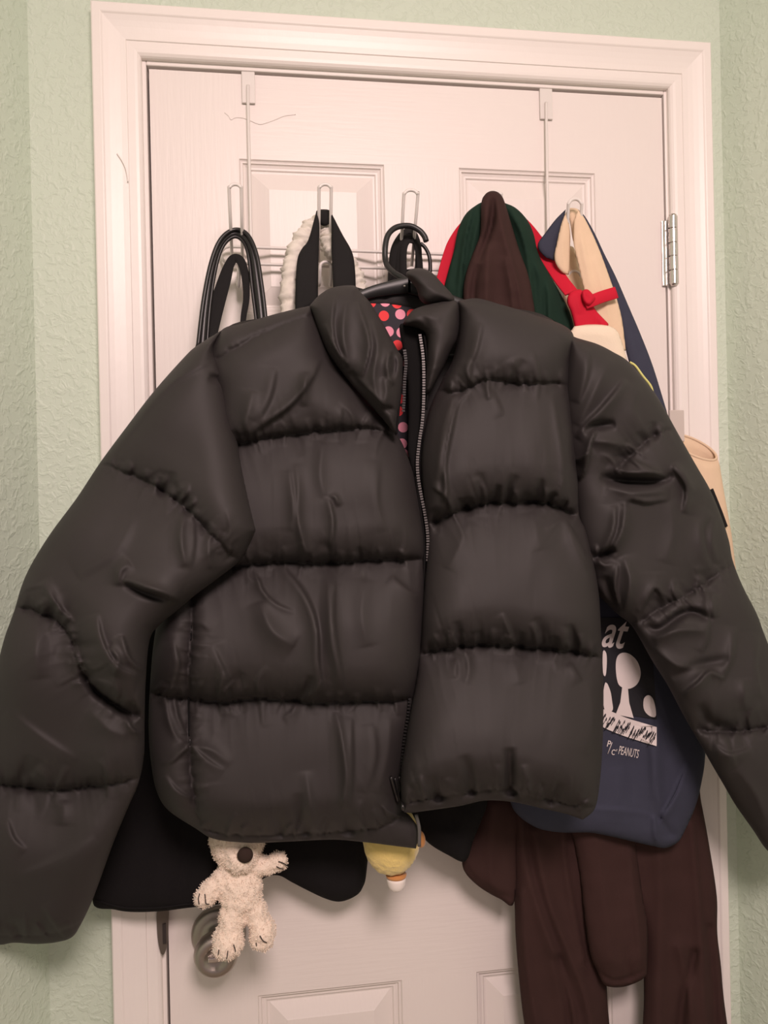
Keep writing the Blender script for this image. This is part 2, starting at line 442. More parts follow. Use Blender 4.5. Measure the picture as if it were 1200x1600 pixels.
# casing: a moulded profile with mitred corners
PROF = [(0, 0), (0, .006), (.0015, .0085), (.0045, .0106), (.0080, .0114), (.0170, .0118), (.0178, .0132), (.0250, .0138), (.0320, .0150), (.0390, .0168), (.0450, .0188), (.0468, .0202), (.0480, .0206), (.0572, .0206), (.0588, .0192), (.0594, .0160), (.0594, 0)]
xi0, xi1, zi = -.0085, .7180, 2.0405
def casing(name, kind):
    V = []; n = len(PROF)
    for d, t in PROF:
        if kind == 'left': V += [(xi0-d, -t, 0), (xi0-d, -t, zi+d*1.045)]
        elif kind == 'right': V += [(xi1+d, -t, zi+d*1.045), (xi1+d, -t, 0)]
        else: V += [(xi0-d, -t, zi+d*1.045), (xi1+d, -t, zi+d*1.045)]
    Fc = [(2*i, 2*i+1, 2*i+3, 2*i+2) for i in range(n-1)]
    Fc += [tuple(range(0, 2*n, 2)), tuple(range(1, 2*n, 2))[::-1]]
    o = structure(link(name, V, Fc, WHITE_PAINT, smooth=False))
    bm = bmesh.new(); bm.from_mesh(o.data); bmesh.ops.recalc_face_normals(bm, faces=bm.faces); bm.to_mesh(o.data); bm.free()
    return o
tl = casing('trim_1', 'left'); casing('trim_2', 'right'); casing('trim_3', 'head')
jl = structure(bevel(MB().box(-.030, -.0035, .000, .12, 0, 2.06).build('trim_4', WHITE_PAINT, smooth=False), .0015))
structure(bevel(MB().box(DW+.0035, .741, .000, .12, 0, 2.06).build('trim_5', WHITE_PAINT, smooth=False), .0015))
structure(bevel(MB().box(-.0035, DW+.0035, .000, .12, DH+.005, 2.06).build('trim_6', WHITE_PAINT, smooth=False), .0015))
structure(MB().box(-.0035, DW+.0035, .04, .12, 0, DH+.005).build('trim_7', GAP_SHADE, smooth=False))   # the stop as a full slab, coloured dark for the shade round the door

# door: a moulded six-panel leaf
door = bpy.data.objects.new('door_1', None); COL.objects.link(door); door['kind'] = 'structure'; ORG['door_1'] = np.zeros(3)
xc = [0, .113, .307, .411, .608, DW]; zc = [.008, .23, .808, 1.02, 1.60, 1.712, 1.918, DH]
mv = MB(); mr = MB()
def slab(mb, x0, x1, z0, z1): mb.box(x0, x1, 0, .035, z0, z1)
for a, b in ((0, 1), (4, 5)): slab(mv, xc[a], xc[b], zc[0], zc[-1])
for z0, z1 in ((zc[0], zc[1]), (zc[2], zc[3]), (zc[4], zc[5]), (zc[6], zc[7])): slab(mr, xc[1], xc[4], z0, z1)
for z0, z1 in ((zc[1], zc[2]), (zc[3], zc[4]), (zc[5], zc[6])): slab(mv, xc[2], xc[3], z0, z1)
mv.build('stile', DOOR_PAINT, door, smooth=False); mr.build('rail', DOOR_RAIL, door, smooth=False)
RING = [(0, 0), (.0012, .0022), (.0030, .0030), (.0042, .0030), (.0052, .0058), (.0085, .0070), (.0110, .0070), (.0125, .0092), (.0150, .0095), (.0370, .0028), (.0385, .0022)]
for (x0, x1) in ((xc[1], xc[2]), (xc[3], xc[4])):
    for (z0, z1) in ((zc[1], zc[2]), (zc[3], zc[4]), (zc[5], zc[6])):
        V = []; Fc = []
        for d, y in RING: V += [(x0+d, y, z0+d), (x1-d, y, z0+d), (x1-d, y, z1-d), (x0+d, y, z1-d)]
        for i in range(len(RING)-1):
            for k in range(4): Fc.append((4*i+k, 4*i+(k+1) % 4, 4*i+4+(k+1) % 4, 4*i+4+k))
        n = 4*(len(RING)-1); Fc.append((n, n+1, n+2, n+3))
        V += [(x0, .033, z0), (x1, .033, z0), (x1, .033, z1), (x0, .033, z1)]; q = len(V)-4
        Fc.append((q+3, q+2, q+1, q))
        for k in range(4): Fc.append((k, q+k, q+(k+1) % 4, (k+1) % 4))
        link('panel', V, Fc, DOOR_PAINT, door, smooth=False)
# paint cracks on the top rail
for pts in ([(351, 176), (357, 181), (361, 187), (367, 184), (378, 184), (390, 188), (405, 194), (416, 192), (430, 187), (445, 181), (462, 179)],):
    a = crom([P(x, y, -.0003) for x, y in pts], False, 5); MB().tube(a, .0006, 6).build('paint_ridge', DOOR_PAINT, door)
a = crom([P(x, y, -.0158) for x, y in ((183, 240), (190, 250), (196, 262), (199, 275), (200, 284))], False, 5)
MB().tube(a, .0008, 6).build('paint_run', WHITE_PAINT, tl)
# hinge on the right edge
hb = MB().box(DW-.006, DW+.0015, -.0045, .001, 1.760, 1.853).build('hinge', STEEL, door, smooth=False, label='silver hinge leaf'); bevel(hb, .0008)
zk = [1.7605, 1.7805, 1.8005, 1.8195, 1.8400, 1.8580]
for i in range(5):
    MB().lathe((DW+.0085, -.0085, zk[i]+.0004), (0, 0, 1), [(0, .0058), (.0006, .0066), (zk[i+1]-zk[i]-.0014, .0066), (zk[i+1]-zk[i]-.0008, .0058)], 28).build('knuckle', STEEL, hb, smooth=False)
MB().lathe((DW+.0085, -.0085, 1.7585), (0, 0, 1), [(0, .004), (.001, .0052), (.101, .0052), (.1020, .0040)], 16).build('hinge_pin', STEEL, hb)
# strike plate on the latch-side jamb
pl = [(246, 1424), (262, 1420), (263, 1440), (262, 1470), (259, 1485), (255, 1492), (251, 1488), (247, 1470), (245, 1445)]
pt = outline([(x, y) for x, y in pl], 4)
Vf = [P(x, y, -.0138+.0045*max(0, (x-250)/12)) for x, y in pt]; n = len(Vf)
V = [tuple(p) for p in Vf]+[(p[0], p[1]+.0022, p[2]) for p in Vf]
sp = link('strike_plate', V, [tuple(range(n))[::-1], tuple(range(n, 2*n))]+[(i, (i+1) % n, n+(i+1) % n, n+i) for i in range(n)], BRONZE, jl, smooth=False, label='dark bronze strike plate')
MB().box(*sorted((P(256, 1440, 0)[0], P(261, 1440, 0)[0])), -.0125, -.010, P(258, 1467, 0)[2], P(258, 1436, 0)[2]).build('latch_slot', THREAD, sp, smooth=False)
# door knob
kc = P(342, 1457, 0.0)
kn = MB().lathe(kc+np.array([0, 0, 0]), (0, -1, 0), [(0, .0355), (.003, .0355), (.0065, .034), (.009, .030), (.0100, .024), (.011, .016), (.024, .0135), (.034, .0135)], 56).build('door_knob', NICKEL, door, label='brushed nickel rosette')
fc = kc+np.array([0, -.066, 0])
MB().lathe((kc[0], -.028, kc[2]), (0, -1, 0), [(0, .0135), (.006, .018), (.012, .0240), (.018, .0272), (.024, .0274), (.030, .0255), (.0340, .0220), (.0345, .0135), (.0320, .0125), (.0315, .0060)], 56).build('knob_grip', NICKEL, kn)
b = MB().box(kc[0]-.0090, kc[0]+.0090, -.0640, -.056, kc[2]-.0028, kc[2]+.0028).build('turn_button', STEEL, kn, smooth=False); bevel(b, .0012)
MB().lathe((kc[0]-.0220, -.0085, kc[2]-.006), (0, -1, 0), [(0, .0036), (.0012, .0034), (.0018, .0028), (.0010, .0012)], 16).build('screw', STEEL, kn)

# ================================================================== the puffer jacket
YS = -.025
jk = thing('puffer_jacket', 'black quilted puffer jacket, half unzipped, hanging from the rack in front of the bags', 'jacket', tuple(P(630, 860, -.145)))
BL_Y = [(490, 480, -.130), (340, 540, -.130), (300, 760, -.135), (300, 1000, -.145), (240, 1150, -.122), (310, 1290, -.120), (480, 1310, -.118), (640, 1320, -.128), (640, 1000, -.148), (480, 1000, -.152), (640, 760, -.138), (560, 600, -.132)]
body_l = [(487, 477, 1), (504, 520), (525, 562), (560, 608), (598, 648), (622, 681), (636, 710), (648, 745), (658, 800), (664, 850), (664, 900), (662, 960), (657, 1020), (650, 1070), (642, 1120), (634, 1170), (628, 1215),
          (628, 1262), (640, 1274), (655, 1298), (650, 1326, 1), (610, 1321), (570, 1316), (520, 1312), (450, 1315), (390, 1317), (335, 1311), (305, 1294), (264, 1267), (246, 1240), (237, 1200), (232, 1140), (235, 1060), (243, 985), (262, 900), (290, 800), (318, 700), (330, 620), (322, 565), (345, 517), (380, 505), (440, 488)]
seams_l = [
    dict(p=[(338, 560), (375, 538), (410, 520), (450, 503), (485, 492)], D=.22, Ra=30, Rb=30, amp=.3),
    dict(p=[(340, 706), (379, 692), (410, 685), (440, 680), (485, 675), (537, 670), (584, 670), (630, 682)], D=.55, Ra=46, Rb=80, amp=2.0, lam=22, wl=15),
    dict(p=[(300, 892), (350, 886), (408, 880), (456, 877), (500, 880), (529, 878), (573, 875), (617, 873), (664, 872)], D=.80, Ra=52, Rb=110, amp=3.0, lam=30, wl=19),
    dict(p=[(230, 1080), (262, 1088), (295, 1091), (353, 1096), (401, 1091), (456, 1094), (489, 1098), (537, 1096), (592, 1096), (652, 1091)], D=.84, Ra=52, Rb=120, amp=3.0, lam=28, wl=20),
    dict(p=[(300, 1290), (340, 1302), (400, 1306), (470, 1304), (530, 1300), (580, 1296), (610, 1285), (632, 1262)], D=.84, Ra=50, Rb=16, amp=3.0, lam=32, wl=22, bel=.1, flat=1),
    dict(p=[(303, 900), (299, 1000), (296, 1090), (297, 1165), (303, 1240), (312, 1292)], D=.40, Ra=22, Rb=26, amp=1.2, lam=22, wl=24),
]
folds_l = [
    ('s', [(500, 560), (485, 592), (452, 633), (408, 664), (379, 689)], 15, 5.0), ('r', [(478, 582), (476, 604), (474, 634)], 9, 3.0),
    ('r', [(395, 610), (388, 640), (380, 680)], 16, 3.5), ('s', [(430, 575), (420, 620), (400, 660)], 18, 3.0),
    ('r', [(463, 725), (466, 765), (465, 805), (472, 840), (480, 862)], 11, 4.2, 'b'), ('s', [(452, 735), (458, 790), (455, 830)], 12, 2.5),
    ('s', [(513, 776), (521, 813), (519, 850), (520, 876)], 10, 5.2), ('r', [(515, 778), (523, 776), (530, 790)], 6, 2.2),
    ('r', [(505, 690), (500, 740), (508, 780)], 14, 2.0), ('s', [(590, 720), (588, 780), (600, 830)], 22, 1.8),
    ('s', [(436, 883), (463, 912), (483, 945), (494, 985), (496, 1035), (501, 1075), (493, 1096)], 15, 6.0),
    ('r', [(515, 892), (514, 940), (518, 1000), (527, 1050), (524, 1092)], 15, 4.5), ('s', [(524, 900), (521, 960), (528, 1020), (540, 1085)], 9, 3.0),
    ('s', [(404, 906), (412, 925), (432, 944), (460, 956)], 9, 4.0, 'a'), ('r', [(405, 940), (425, 985), (460, 1010)], 22, 4.5),
    ('s', [(330, 1010), (352, 1060), (352, 1090)], 20, 3.0), ('v', [(380, 1050), (362, 1075), (356, 1094)], 12, 3.5, 'b'),
    ('r', [(570, 905), (565, 960), (575, 1010)], 20, 2.2), ('s', [(610, 900), (640, 925), (660, 935)], 14, 3.0),
    ('r', [(526, 1112), (535, 1160), (541, 1215), (536, 1265), (530, 1298)], 11, 4.5), ('s', [(548, 1120), (550, 1200), (545, 1270)], 12, 2.8),
    ('r', [(478, 1205), (484, 1250), (494, 1300)], 12, 4.0, 'b'), ('v', [(465, 1240), (470, 1275), (478, 1302)], 10, 4.0, 'b'), ('v', [(512, 1272), (508, 1290), (505, 1304)], 10, 4.5, 'b'),
    ('v', [(430, 1262), (436, 1285), (440, 1304)], 14, 3.5, 'b'), ('s', [(580, 1130), (585, 1180), (570, 1240)], 25, 2.6), ('r', [(610, 1120), (606, 1180), (590, 1240)], 18, 2.0),
    ('s', [(300, 1168), (325, 1190), (350, 1205)], 14, 3.5, 'a'), ('r', [(299, 1166), (330, 1172), (360, 1195)], 12, 2.5, 'a'),
    ('s', [(292, 1168), (268, 1190), (248, 1195)], 10, 4.0, 'a'), ('s', [(270, 1060), (276, 1110), (290, 1150)], 9, 3.5), ('r', [(258, 1070), (262, 1120), (278, 1160)], 9, 3.0), ('s', [(256, 1210), (275, 1235), (300, 1250)], 12, 3.0),
    ('s', [(270, 1000), (278, 1040), (268, 1080)], 14, 3.0),
]
front_l, fl_y = soft('front_panel', body_l, BL_Y, .054, NYLON, jk, R=70, step=2.6, gain=2.6, seams=seams_l, folds=folds_l, noise=[(.4, 90)], back=.35, seed=3)

BR_Y = [(720, 480, -.135), (890, 520, -.130), (905, 790, -.145), (940, 1000, -.150), (930, 1260, -.162), (780, 1255, -.168), (640, 1265, -.160), (655, 1020, -.150), (668, 850, -.146), (662, 700, -.140), (700, 570, -.136)]
body_r = [(716, 470, 1), (716, 515), (708, 560), (690, 596), (671, 640), (660, 690), (658, 740), (663, 790), (668, 840), (665, 890), (660, 950), (656, 1015), (651, 1060), (642, 1110), (633, 1165), (626, 1215), (629, 1262), (636, 1270),
          (665, 1267), (720, 1259), (757, 1251), (800, 1253), (850, 1264), (885, 1272), (911, 1281, 1), (930, 1262), (938, 1215), (942, 1150), (943, 1080), (941, 1025), (939, 985), (936, 930), (928, 880), (916, 830), (905, 805), (903, 750), (898, 700), (893, 640), (891, 570), (897, 528), (880, 508), (830, 490), (780, 475), (745, 466)]
seams_r = [
    dict(p=[(670, 622), (690, 613), (714, 613), (732, 606), (762, 592), (792, 597), (822, 600), (864, 599), (896, 604)], D=.40, Ra=44, Rb=85, amp=1.8, lam=20, wl=15),
    dict(p=[(662, 822), (690, 810), (720, 797), (756, 787), (792, 785), (822, 783), (858, 786), (888, 800), (912, 810)], D=.78, Ra=56, Rb=115, amp=3.4, lam=34, wl=19),
    dict(p=[(650, 1024), (687, 1015), (717, 1010), (760, 1006), (800, 1008), (840, 1012), (887, 1016), (945, 1029)], D=.84, Ra=56, Rb=120, amp=3.4, lam=30, wl=19),
    dict(p=[(630, 1254), (660, 1250), (687, 1246), (750, 1236), (787, 1236), (833, 1246), (887, 1256), (930, 1262)], D=.84, Ra=54, Rb=14, amp=4.0, lam=36, wl=24, bel=.1, flat=1),
]
folds_r = [
    ('s', [(735, 604), (714, 632), (703, 672), (694, 728), (697, 770), (688, 812)], 15, 8.0), ('v', [(729, 606), (708, 640), (696, 690), (690, 745), (690, 790)], 7, 4.0),
    ('r', [(708, 616), (703, 650), (692, 700), (686, 750)], 9, 3.0), ('s', [(737, 566), (730, 606)], 12, 3.0), ('r', [(763, 588), (762, 605), (764, 625)], 6, 2.5), ('s', [(768, 610), (785, 650)], 16, 1.6),
    ('r', [(720, 490), (716, 540), (706, 580), (690, 610)], 10, 3.5), ('s', [(752, 505), (742, 550), (722, 590)], 16, 3.0), ('r', [(800, 560), (815, 590)], 14, 1.6),
    ('v', [(750, 738), (752, 760), (753, 784)], 8, 3.5, 'b'), ('v', [(780, 757), (776, 770), (772, 784)], 7, 4.0, 'b'), ('v', [(807, 742), (798, 762), (793, 782)], 8, 4.0, 'b'), ('v', [(848, 748), (842, 768), (838, 784)], 8, 3.5, 'b'), ('v', [(872, 772), (862, 776), (858, 786)], 6, 4.0, 'b'),
    ('v', [(730, 780), (738, 786), (742, 792)], 6, 3.0), ('r', [(862, 614), (871, 665), (879, 728), (874, 790)], 10, 2.8), ('r', [(884, 620), (890, 690), (897, 770)], 9, 3.0),
    ('s', [(884, 812), (905, 850), (925, 885)], 10, 4.0), ('r', [(880, 810), (900, 860), (930, 920)], 14, 2.5), ('r', [(736, 815), (715, 860), (700, 890)], 16, 1.8), ('r', [(830, 800), (845, 860)], 18, 1.5),
    ('v', [(714, 970), (718, 990), (722, 1010)], 8, 4.0, 'b'), ('s', [(785, 958), (796, 985), (803, 1008)], 9, 5.0, 'b'), ('v', [(688, 985), (690, 1000), (692, 1014)], 8, 3.0, 'b'), ('v', [(745, 985), (752, 1006)], 9, 3.0, 'b'), ('v', [(838, 965), (846, 990), (850, 1012)], 12, 3.0, 'b'),
    ('v', [(890, 975), (896, 995), (900, 1016)], 8, 4.5, 'b'), ('r', [(906, 990), (908, 1005), (906, 1018)], 6, 3.0, 'b'), ('r', [(727, 1015), (733, 1045), (728, 1070)], 11, 2.5, 'a'), ('s', [(712, 1030), (712, 1060)], 12, 2.0), ('s', [(890, 1035), (908, 1065)], 12, 2.5), ('r', [(800, 1025), (812, 1070)], 18, 1.6), ('r', [(920, 1060), (926, 1120), (915, 1180)], 16, 2.0),
    ('v', [(797, 1168), (797, 1200), (798, 1236)], 10, 7.5, 'b'), ('r', [(778, 1195), (778, 1220), (780, 1238)], 8, 4.0, 'b'), ('r', [(818, 1195), (822, 1220), (822, 1242)], 9, 4.5, 'b'),
    ('v', [(724, 1180), (733, 1205), (738, 1236)], 10, 4.5, 'b'), ('v', [(672, 1212), (680, 1230), (686, 1246)], 9, 4.5, 'b'), ('r', [(700, 1215), (708, 1240)], 10, 3.5, 'b'), ('v', [(880, 1225), (870, 1240), (862, 1252)], 10, 4.5, 'b'), ('v', [(640, 1225), (652, 1245)], 8, 3.5, 'b'), ('s', [(900, 1262), (925, 1248)], 8, 4.0),
]
front_r, fr_y = soft('front_panel', body_r, BR_Y, .058, NYLON, jk, R=72, step=2.6, gain=2.6, seams=seams_r, folds=folds_r, noise=[(.35, 90)], back=.3, seed=5)

SL_Y = [(345, 530, -.132), (390, 830, -.185), (300, 930, -.190), (160, 720, -.115), (60, 900, -.135), (60, 985, -.150), (160, 1000, -.195), (225, 1080, -.200), (100, 1200, -.115), (215, 1200, -.165), (-30, 1180, -.095), (60, 1470, -.070), (-30, 1470, -.060), (60, 1300, -.110), (180, 1310, -.140), (130, 1430, -.090)]
sleeve_l = [(346, 516, 1), (308, 540), (288, 558), (240, 612), (197, 668), (157, 722), (120, 778), (80, 832), (50, 880), (34, 915), (22, 955), (6, 1000), (-8, 1060), (-22, 1140), (-34, 1222), (-40, 1320), (-38, 1420), (-22, 1468), (0, 1476), (22, 1473), (58, 1475), (90, 1472), (113, 1464), (126, 1445), (142, 1412), (156, 1376), (176, 1320), (200, 1262), (217, 1222), (225, 1180), (226, 1128), (228, 1060), (234, 1000), (250, 976), (278, 953), (305, 930), (340, 904), (376, 874), (401, 829, 1), (390, 785), (376, 720), (367, 660), (358, 605), (345, 568), (336, 545)]
seams_sl = [
    dict(p=[(150, 722), (180, 732), (216, 746), (256, 768), (288, 792), (320, 824), (344, 848), (376, 880)], D=.40, Ra=50, Rb=80, amp=2.0, lam=22, wl=14),
    dict(p=[(16, 942), (40, 950), (62, 957), (90, 970), (112, 1000), (122, 1036), (142, 1070), (174, 1096), (228, 1126)], D=.72, Ra=60, Rb=80, amp=2.2, lam=26, wl=18),
    dict(p=[(-40, 1222), (0, 1226), (40, 1230), (80, 1234), (120, 1232), (160, 1226), (225, 1214)], D=.80, Ra=60, Rb=110, amp=2.0, lam=26, wl=22),
    dict(p=[(-40, 1462), (20, 1462), (80, 1460), (112, 1448)], D=.45, Ra=40, Rb=12, amp=2.4, lam=24, wl=20, bel=.1, flat=1),
]
folds_sl = [
    ('s', [(330, 562), (290, 584), (256, 608), (215, 655), (175, 710)], 22, 3.5), ('s', [(334, 560), (344, 580), (362, 596)], 9, 4.0), ('v', [(326, 590), (345, 594), (356, 604)], 9, 3.5), ('r', [(340, 580), (352, 588), (360, 600)], 6, 2.5),
    ('s', [(280, 938), (250, 926), (222, 917), (192, 906)], 13, 8.5), ('r', [(186, 915), (188, 892), (204, 880)], 12, 4.0), ('v', [(196, 912), (224, 926), (262, 938)], 8, 4.0),
    ('r', [(288, 800), (283, 840), (290, 885)], 10, 3.2), ('r', [(330, 830), (326, 862), (330, 890)], 10, 2.5), ('s', [(300, 800), (302, 850), (296, 890)], 14, 2.0), ('v', [(250, 745), (252, 768)], 8, 3.0, 'b'), ('v', [(290, 770), (292, 795)], 8, 3.0, 'b'), ('v', [(274, 752), (276, 780)], 8, 3.0, 'b'),
    ('s', [(66, 908), (88, 945), (116, 974)], 14, 5.0), ('r', [(70, 905), (84, 930), (92, 960)], 9, 3.0), ('r', [(60, 950), (72, 935)], 7, 2.5),
    ('s', [(110, 975), (116, 1010), (128, 1045), (150, 1075)], 13, 6.5), ('v', [(124, 1036), (140, 1068), (172, 1096), (215, 1124)], 9, 7.0),
    ('s', [(150, 960), (158, 1000), (180, 1040), (220, 1060)], 16, 5.0), ('s', [(190, 992), (204, 1030), (226, 1050)], 10, 5.5), ('r', [(170, 1010), (185, 1030), (178, 1055)], 10, 4.0),
    ('s', [(196, 1120), (208, 1140), (226, 1150)], 9, 5.0), ('v', [(200, 1098), (214, 1112), (228, 1116)], 8, 5.0), ('r', [(140, 1110), (170, 1140), (200, 1150)], 18, 2.5),
    ('s', [(10, 1110), (60, 1150), (120, 1190)], 30, 2.4), ('r', [(60, 960), (56, 1010), (62, 1060)], 22, 2.5), ('s', [(10, 1280), (20, 1310), (40, 1330)], 16, 2.5), ('s', [(30, 1370), (90, 1345), (150, 1310)], 26, 2.0), ('r', [(100, 1250), (98, 1290)], 16, 2.0),
    ('s', [(130, 640), (150, 700)], 20, 1.0), ('s', [(210, 800), (180, 860), (120, 900)], 40, 2.2), 
]
sl_o, sl_y = soft('sleeve', sleeve_l, SL_Y, .052, NYLON, jk, R=60, step=2.6, gain=2.6, seams=seams_sl, folds=folds_sl, noise=[(.4, 110)], back=.5, seed=8)

SR_Y = [(893, 525, -.128), (1040, 660, -.118), (1130, 820, -.092), (930, 700, -.118), (930, 900, -.118), (1000, 990, -.130), (1190, 1010, -.100), (1220, 1300, -.095), (1070, 1110, -.138)]
sleeve_r = [(889, 519, 1), (899, 527), (932, 537), (958, 550), (984, 567), (1021, 611), (1038, 638), (1051, 662), (1070, 696), (1090, 731), (1110, 766), (1127, 807), (1139, 845), (1145, 876), (1160, 915), (1182, 958), (1192, 985), (1212, 1040), (1226, 1100), (1238, 1180), (1244, 1270), (1242, 1340), (1225, 1345), (1199, 1329), (1176, 1296), (1150, 1259), (1130, 1225), (1113, 1196), (1096, 1166), (1068, 1118), (1044, 1072), (1020, 1034), (1001, 1000), (985, 975), (968, 962), (950, 945), (925, 915), (905, 850), (893, 780), (882, 700), (878, 610)]
seams_sr = [
    dict(p=[(1056, 664), (1044, 672), (1021, 683), (1001, 696), (984, 714), (960, 740)], D=.34, Ra=40, Rb=50, amp=2.4, lam=20, wl=13),
    dict(p=[(1148, 884), (1119, 899), (1090, 920), (1061, 937), (1030, 952), (1004, 969), (985, 975)], D=.45, Ra=46, Rb=50, amp=2.4, lam=22, wl=15),
    dict(p=[(1240, 1130), (1199, 1137), (1170, 1141), (1136, 1144), (1086, 1142)], D=.72, Ra=46, Rb=80, amp=2.2, lam=24, wl=18),
]
# these seams run right to left, so their upper side is the positive one
for s_ in seams_sr: s_['Ra'], s_['Rb'] = s_['Rb'], s_['Ra']; s_['bel'] = .8
folds_sr = [
    ('s', [(900, 684), (918, 662), (940, 640), (962, 614), (977, 592)], 14, 6.0), ('r', [(955, 560), (940, 590), (915, 640), (902, 665)], 16, 3.0), ('s', [(920, 545), (915, 590), (902, 630)], 16, 3.5),
    ('v', [(912, 674), (935, 665), (962, 663)], 9, 5.0), ('s', [(932, 668), (921, 700), (914, 735), (905, 750)], 9, 8.0), ('r', [(925, 690), (945, 690), (975, 696)], 12, 3.5), ('s', [(900, 720), (912, 712), (922, 700)], 8, 5.0),
    ('v', [(938, 744), (960, 750), (1000, 752), (1030, 751), (1052, 742)], 8, 8.0), ('r', [(948, 730), (985, 738), (1035, 738)], 9, 4.0), ('s', [(980, 712), (1005, 728), (1045, 746)], 13, 6.0), ('r', [(945, 760), (985, 770), (1045, 768)], 10, 3.0),
    ('s', [(1047, 780), (1010, 784), (985, 780), (974, 792)], 10, 4.0), ('r', [(978, 786), (972, 830), (952, 868)], 12, 5.5), ('s', [(962, 790), (958, 830), (938, 870)], 12, 5.0), ('r', [(1047, 782), (1052, 830), (1040, 880)], 20, 2.5),
    ('s', [(1068, 802), (1073, 762), (1050, 727)], 13, 5.5), ('r', [(1052, 726), (1070, 742), (1085, 770)], 8, 3.0), ('s', [(1112, 800), (1096, 825), (1100, 860), (1110, 890)], 15, 4.5), ('r', [(1120, 805), (1112, 840), (1120, 880)], 10, 3.0),
    ('v', [(926, 872), (945, 866), (962, 857)], 7, 7.0), ('s', [(930, 850), (940, 880), (960, 880)], 9, 4.0), ('r', [(975, 870), (985, 910), (975, 960)], 14, 5.0), ('s', [(965, 880), (962, 920), (970, 958)], 9, 5.5), ('v', [(945, 900), (955, 930), (967, 956)], 9, 4.0),
    ('s', [(1040, 940), (1025, 918), (1012, 934), (1000, 958)], 10, 4.5), ('r', [(1112, 926), (1114, 965)], 10, 4.5), ('s', [(1104, 925), (1106, 990), (1096, 1020)], 13, 4.0),
    ('v', [(1008, 976), (1030, 984), (1062, 962), (1085, 957), (1112, 969)], 9, 6.5), ('r', [(1020, 1000), (1060, 985), (1105, 985)], 12, 4.0), ('s', [(1148, 980), (1142, 1028), (1128, 1062)], 15, 5.5), ('s', [(1066, 1086), (1090, 1068), (1110, 1050), (1132, 1062)], 11, 6.0), ('r', [(1020, 1012), (1060, 1040), (1100, 1045)], 12, 3.5), ('v', [(1050, 1060), (1090, 1040), (1140, 1030)], 10, 3.0),
    ('s', [(1185, 990), (1180, 1040), (1190, 1090)], 18, 3.5), ('r', [(1160, 1060), (1165, 1110)], 14, 3.0), ('v', [(1092, 1100), (1112, 1128), (1150, 1140)], 10, 4.0), ('s', [(1115, 1165), (1140, 1180), (1175, 1170)], 14, 3.5), ('r', [(1150, 1200), (1180, 1240), (1200, 1290)], 16, 3.0), ('s', [(1130, 1150), (1150, 1200)], 16, 2.5),
    ('r', [(1075, 690), (1090, 740)], 14, 2.0), ('s', [(1000, 600), (990, 640), (1010, 680)], 20, 2.0),
]
sr_o, sr_y = soft('sleeve', sleeve_r, SR_Y, .046, NYLON, jk, R=62, step=2.6, gain=2.6, seams=seams_sr, folds=folds_sr, noise=[(.4, 100)], back=.4, seed=9)

# back of the jacket, its dotted lining and the dark inside of the collar
back_out = [(345, 520), (440, 492), (520, 470), (600, 462), (680, 462), (760, 476), (880, 515), (905, 700), (925, 900), (930, 1100), (920, 1230), (800, 1240), (650, 1250), (560, 1255), (420, 1255), (300, 1250), (255, 1200), (262, 980), (310, 760), (330, 640)]
soft('back_panel', back_out, -.092, .006, NYLON, jk, R=40, step=12, back=1.0, seed=12)
lin = [(572, 470), (600, 474), (650, 478), (672, 500), (650, 540), (645, 600), (645, 640), (648, 700), (650, 800), (640, 800), (622, 720), (606, 640), (570, 560), (560, 500)]
soft('lining', lin, -.1005, .0012, LINING, jk, R=20, step=6, back=1, seed=13, label='dotted red and pink lining inside the neck')
soft('inner_collar', [(548, 448), (590, 456), (640, 450), (668, 462), (676, 490), (650, 486), (610, 478), (572, 478), (552, 470)], -.0985, .0040, NYLON_DARK, jk, R=14, step=4, folds=[('v', [(600, 455), (604, 478)], 6, 3)], seed=14, label='black inside of the back collar')
# collar
col_l = [(484, 477, 1), (499, 461), (520, 449), (552, 446), (563, 456), (577, 471), (588, 488), (600, 508), (613, 532), (622, 548), (629, 560), (629, 588), (627, 620), (622, 650), (619, 681, 1), (598, 655), (572, 626), (542, 592), (513, 552), (496, 512)]
cl_o, cl_y = soft('collar', col_l, [(490, 480, -.140), (560, 455, -.128), (620, 560, -.165), (618, 670, -.160), (520, 540, -.155)], .034, NYLON, jk, R=34, step=2.4, gain=2.3, back=.4, seed=21,
     folds=[('s', [(524, 462), (519, 500), (522, 530), (536, 572)], 9, 4.5), ('r', [(541, 470), (536, 520), (545, 575)], 9, 3.5), ('s', [(558, 470), (572, 510), (577, 545), (566, 590)], 9, 5.5), ('r', [(582, 500), (590, 540), (584, 590), (592, 630)], 10, 4.0),
            ('v', [(545, 580), (558, 600), (572, 612)], 8, 4.0), ('s', [(612, 545), (606, 568), (609, 590), (617, 600)], 7, 6.0), ('v', [(615, 550), (617, 572), (612, 592)], 5, 4.5), ('r', [(600, 590), (604, 612), (598, 640)], 9, 3.5), ('s', [(508, 505), (522, 540), (545, 570)], 9, 3.0), ('r', [(556, 590), (580, 612), (606, 640)], 8, 3.0), ('v', [(596, 636), (612, 640), (622, 645)], 6, 3.0)], noise=[(.5, 40)])
col_r1 = [(634, 428), (650, 419), (672, 424), (692, 444), (709, 464), (706, 474), (690, 473), (668, 476), (656, 468), (650, 450)]
soft('collar', col_r1, [(640, 430, -.125), (700, 468, -.150), (665, 470, -.135)], .026, NYLON, jk, R=26, step=2.6, back=.5, seed=22, folds=[('s', [(648, 436), (668, 448), (700, 468)], 10, 3.5), ('v', [(640, 436), (652, 450)], 6, 2)], noise=[(.4, 40)])
col_r2 = [(640, 490), (650, 482), (672, 475), (702, 469), (715, 474), (718, 500), (714, 530), (703, 552), (690, 580), (672, 612), (664, 610), (667, 560), (666, 524), (650, 512), (630, 507)]
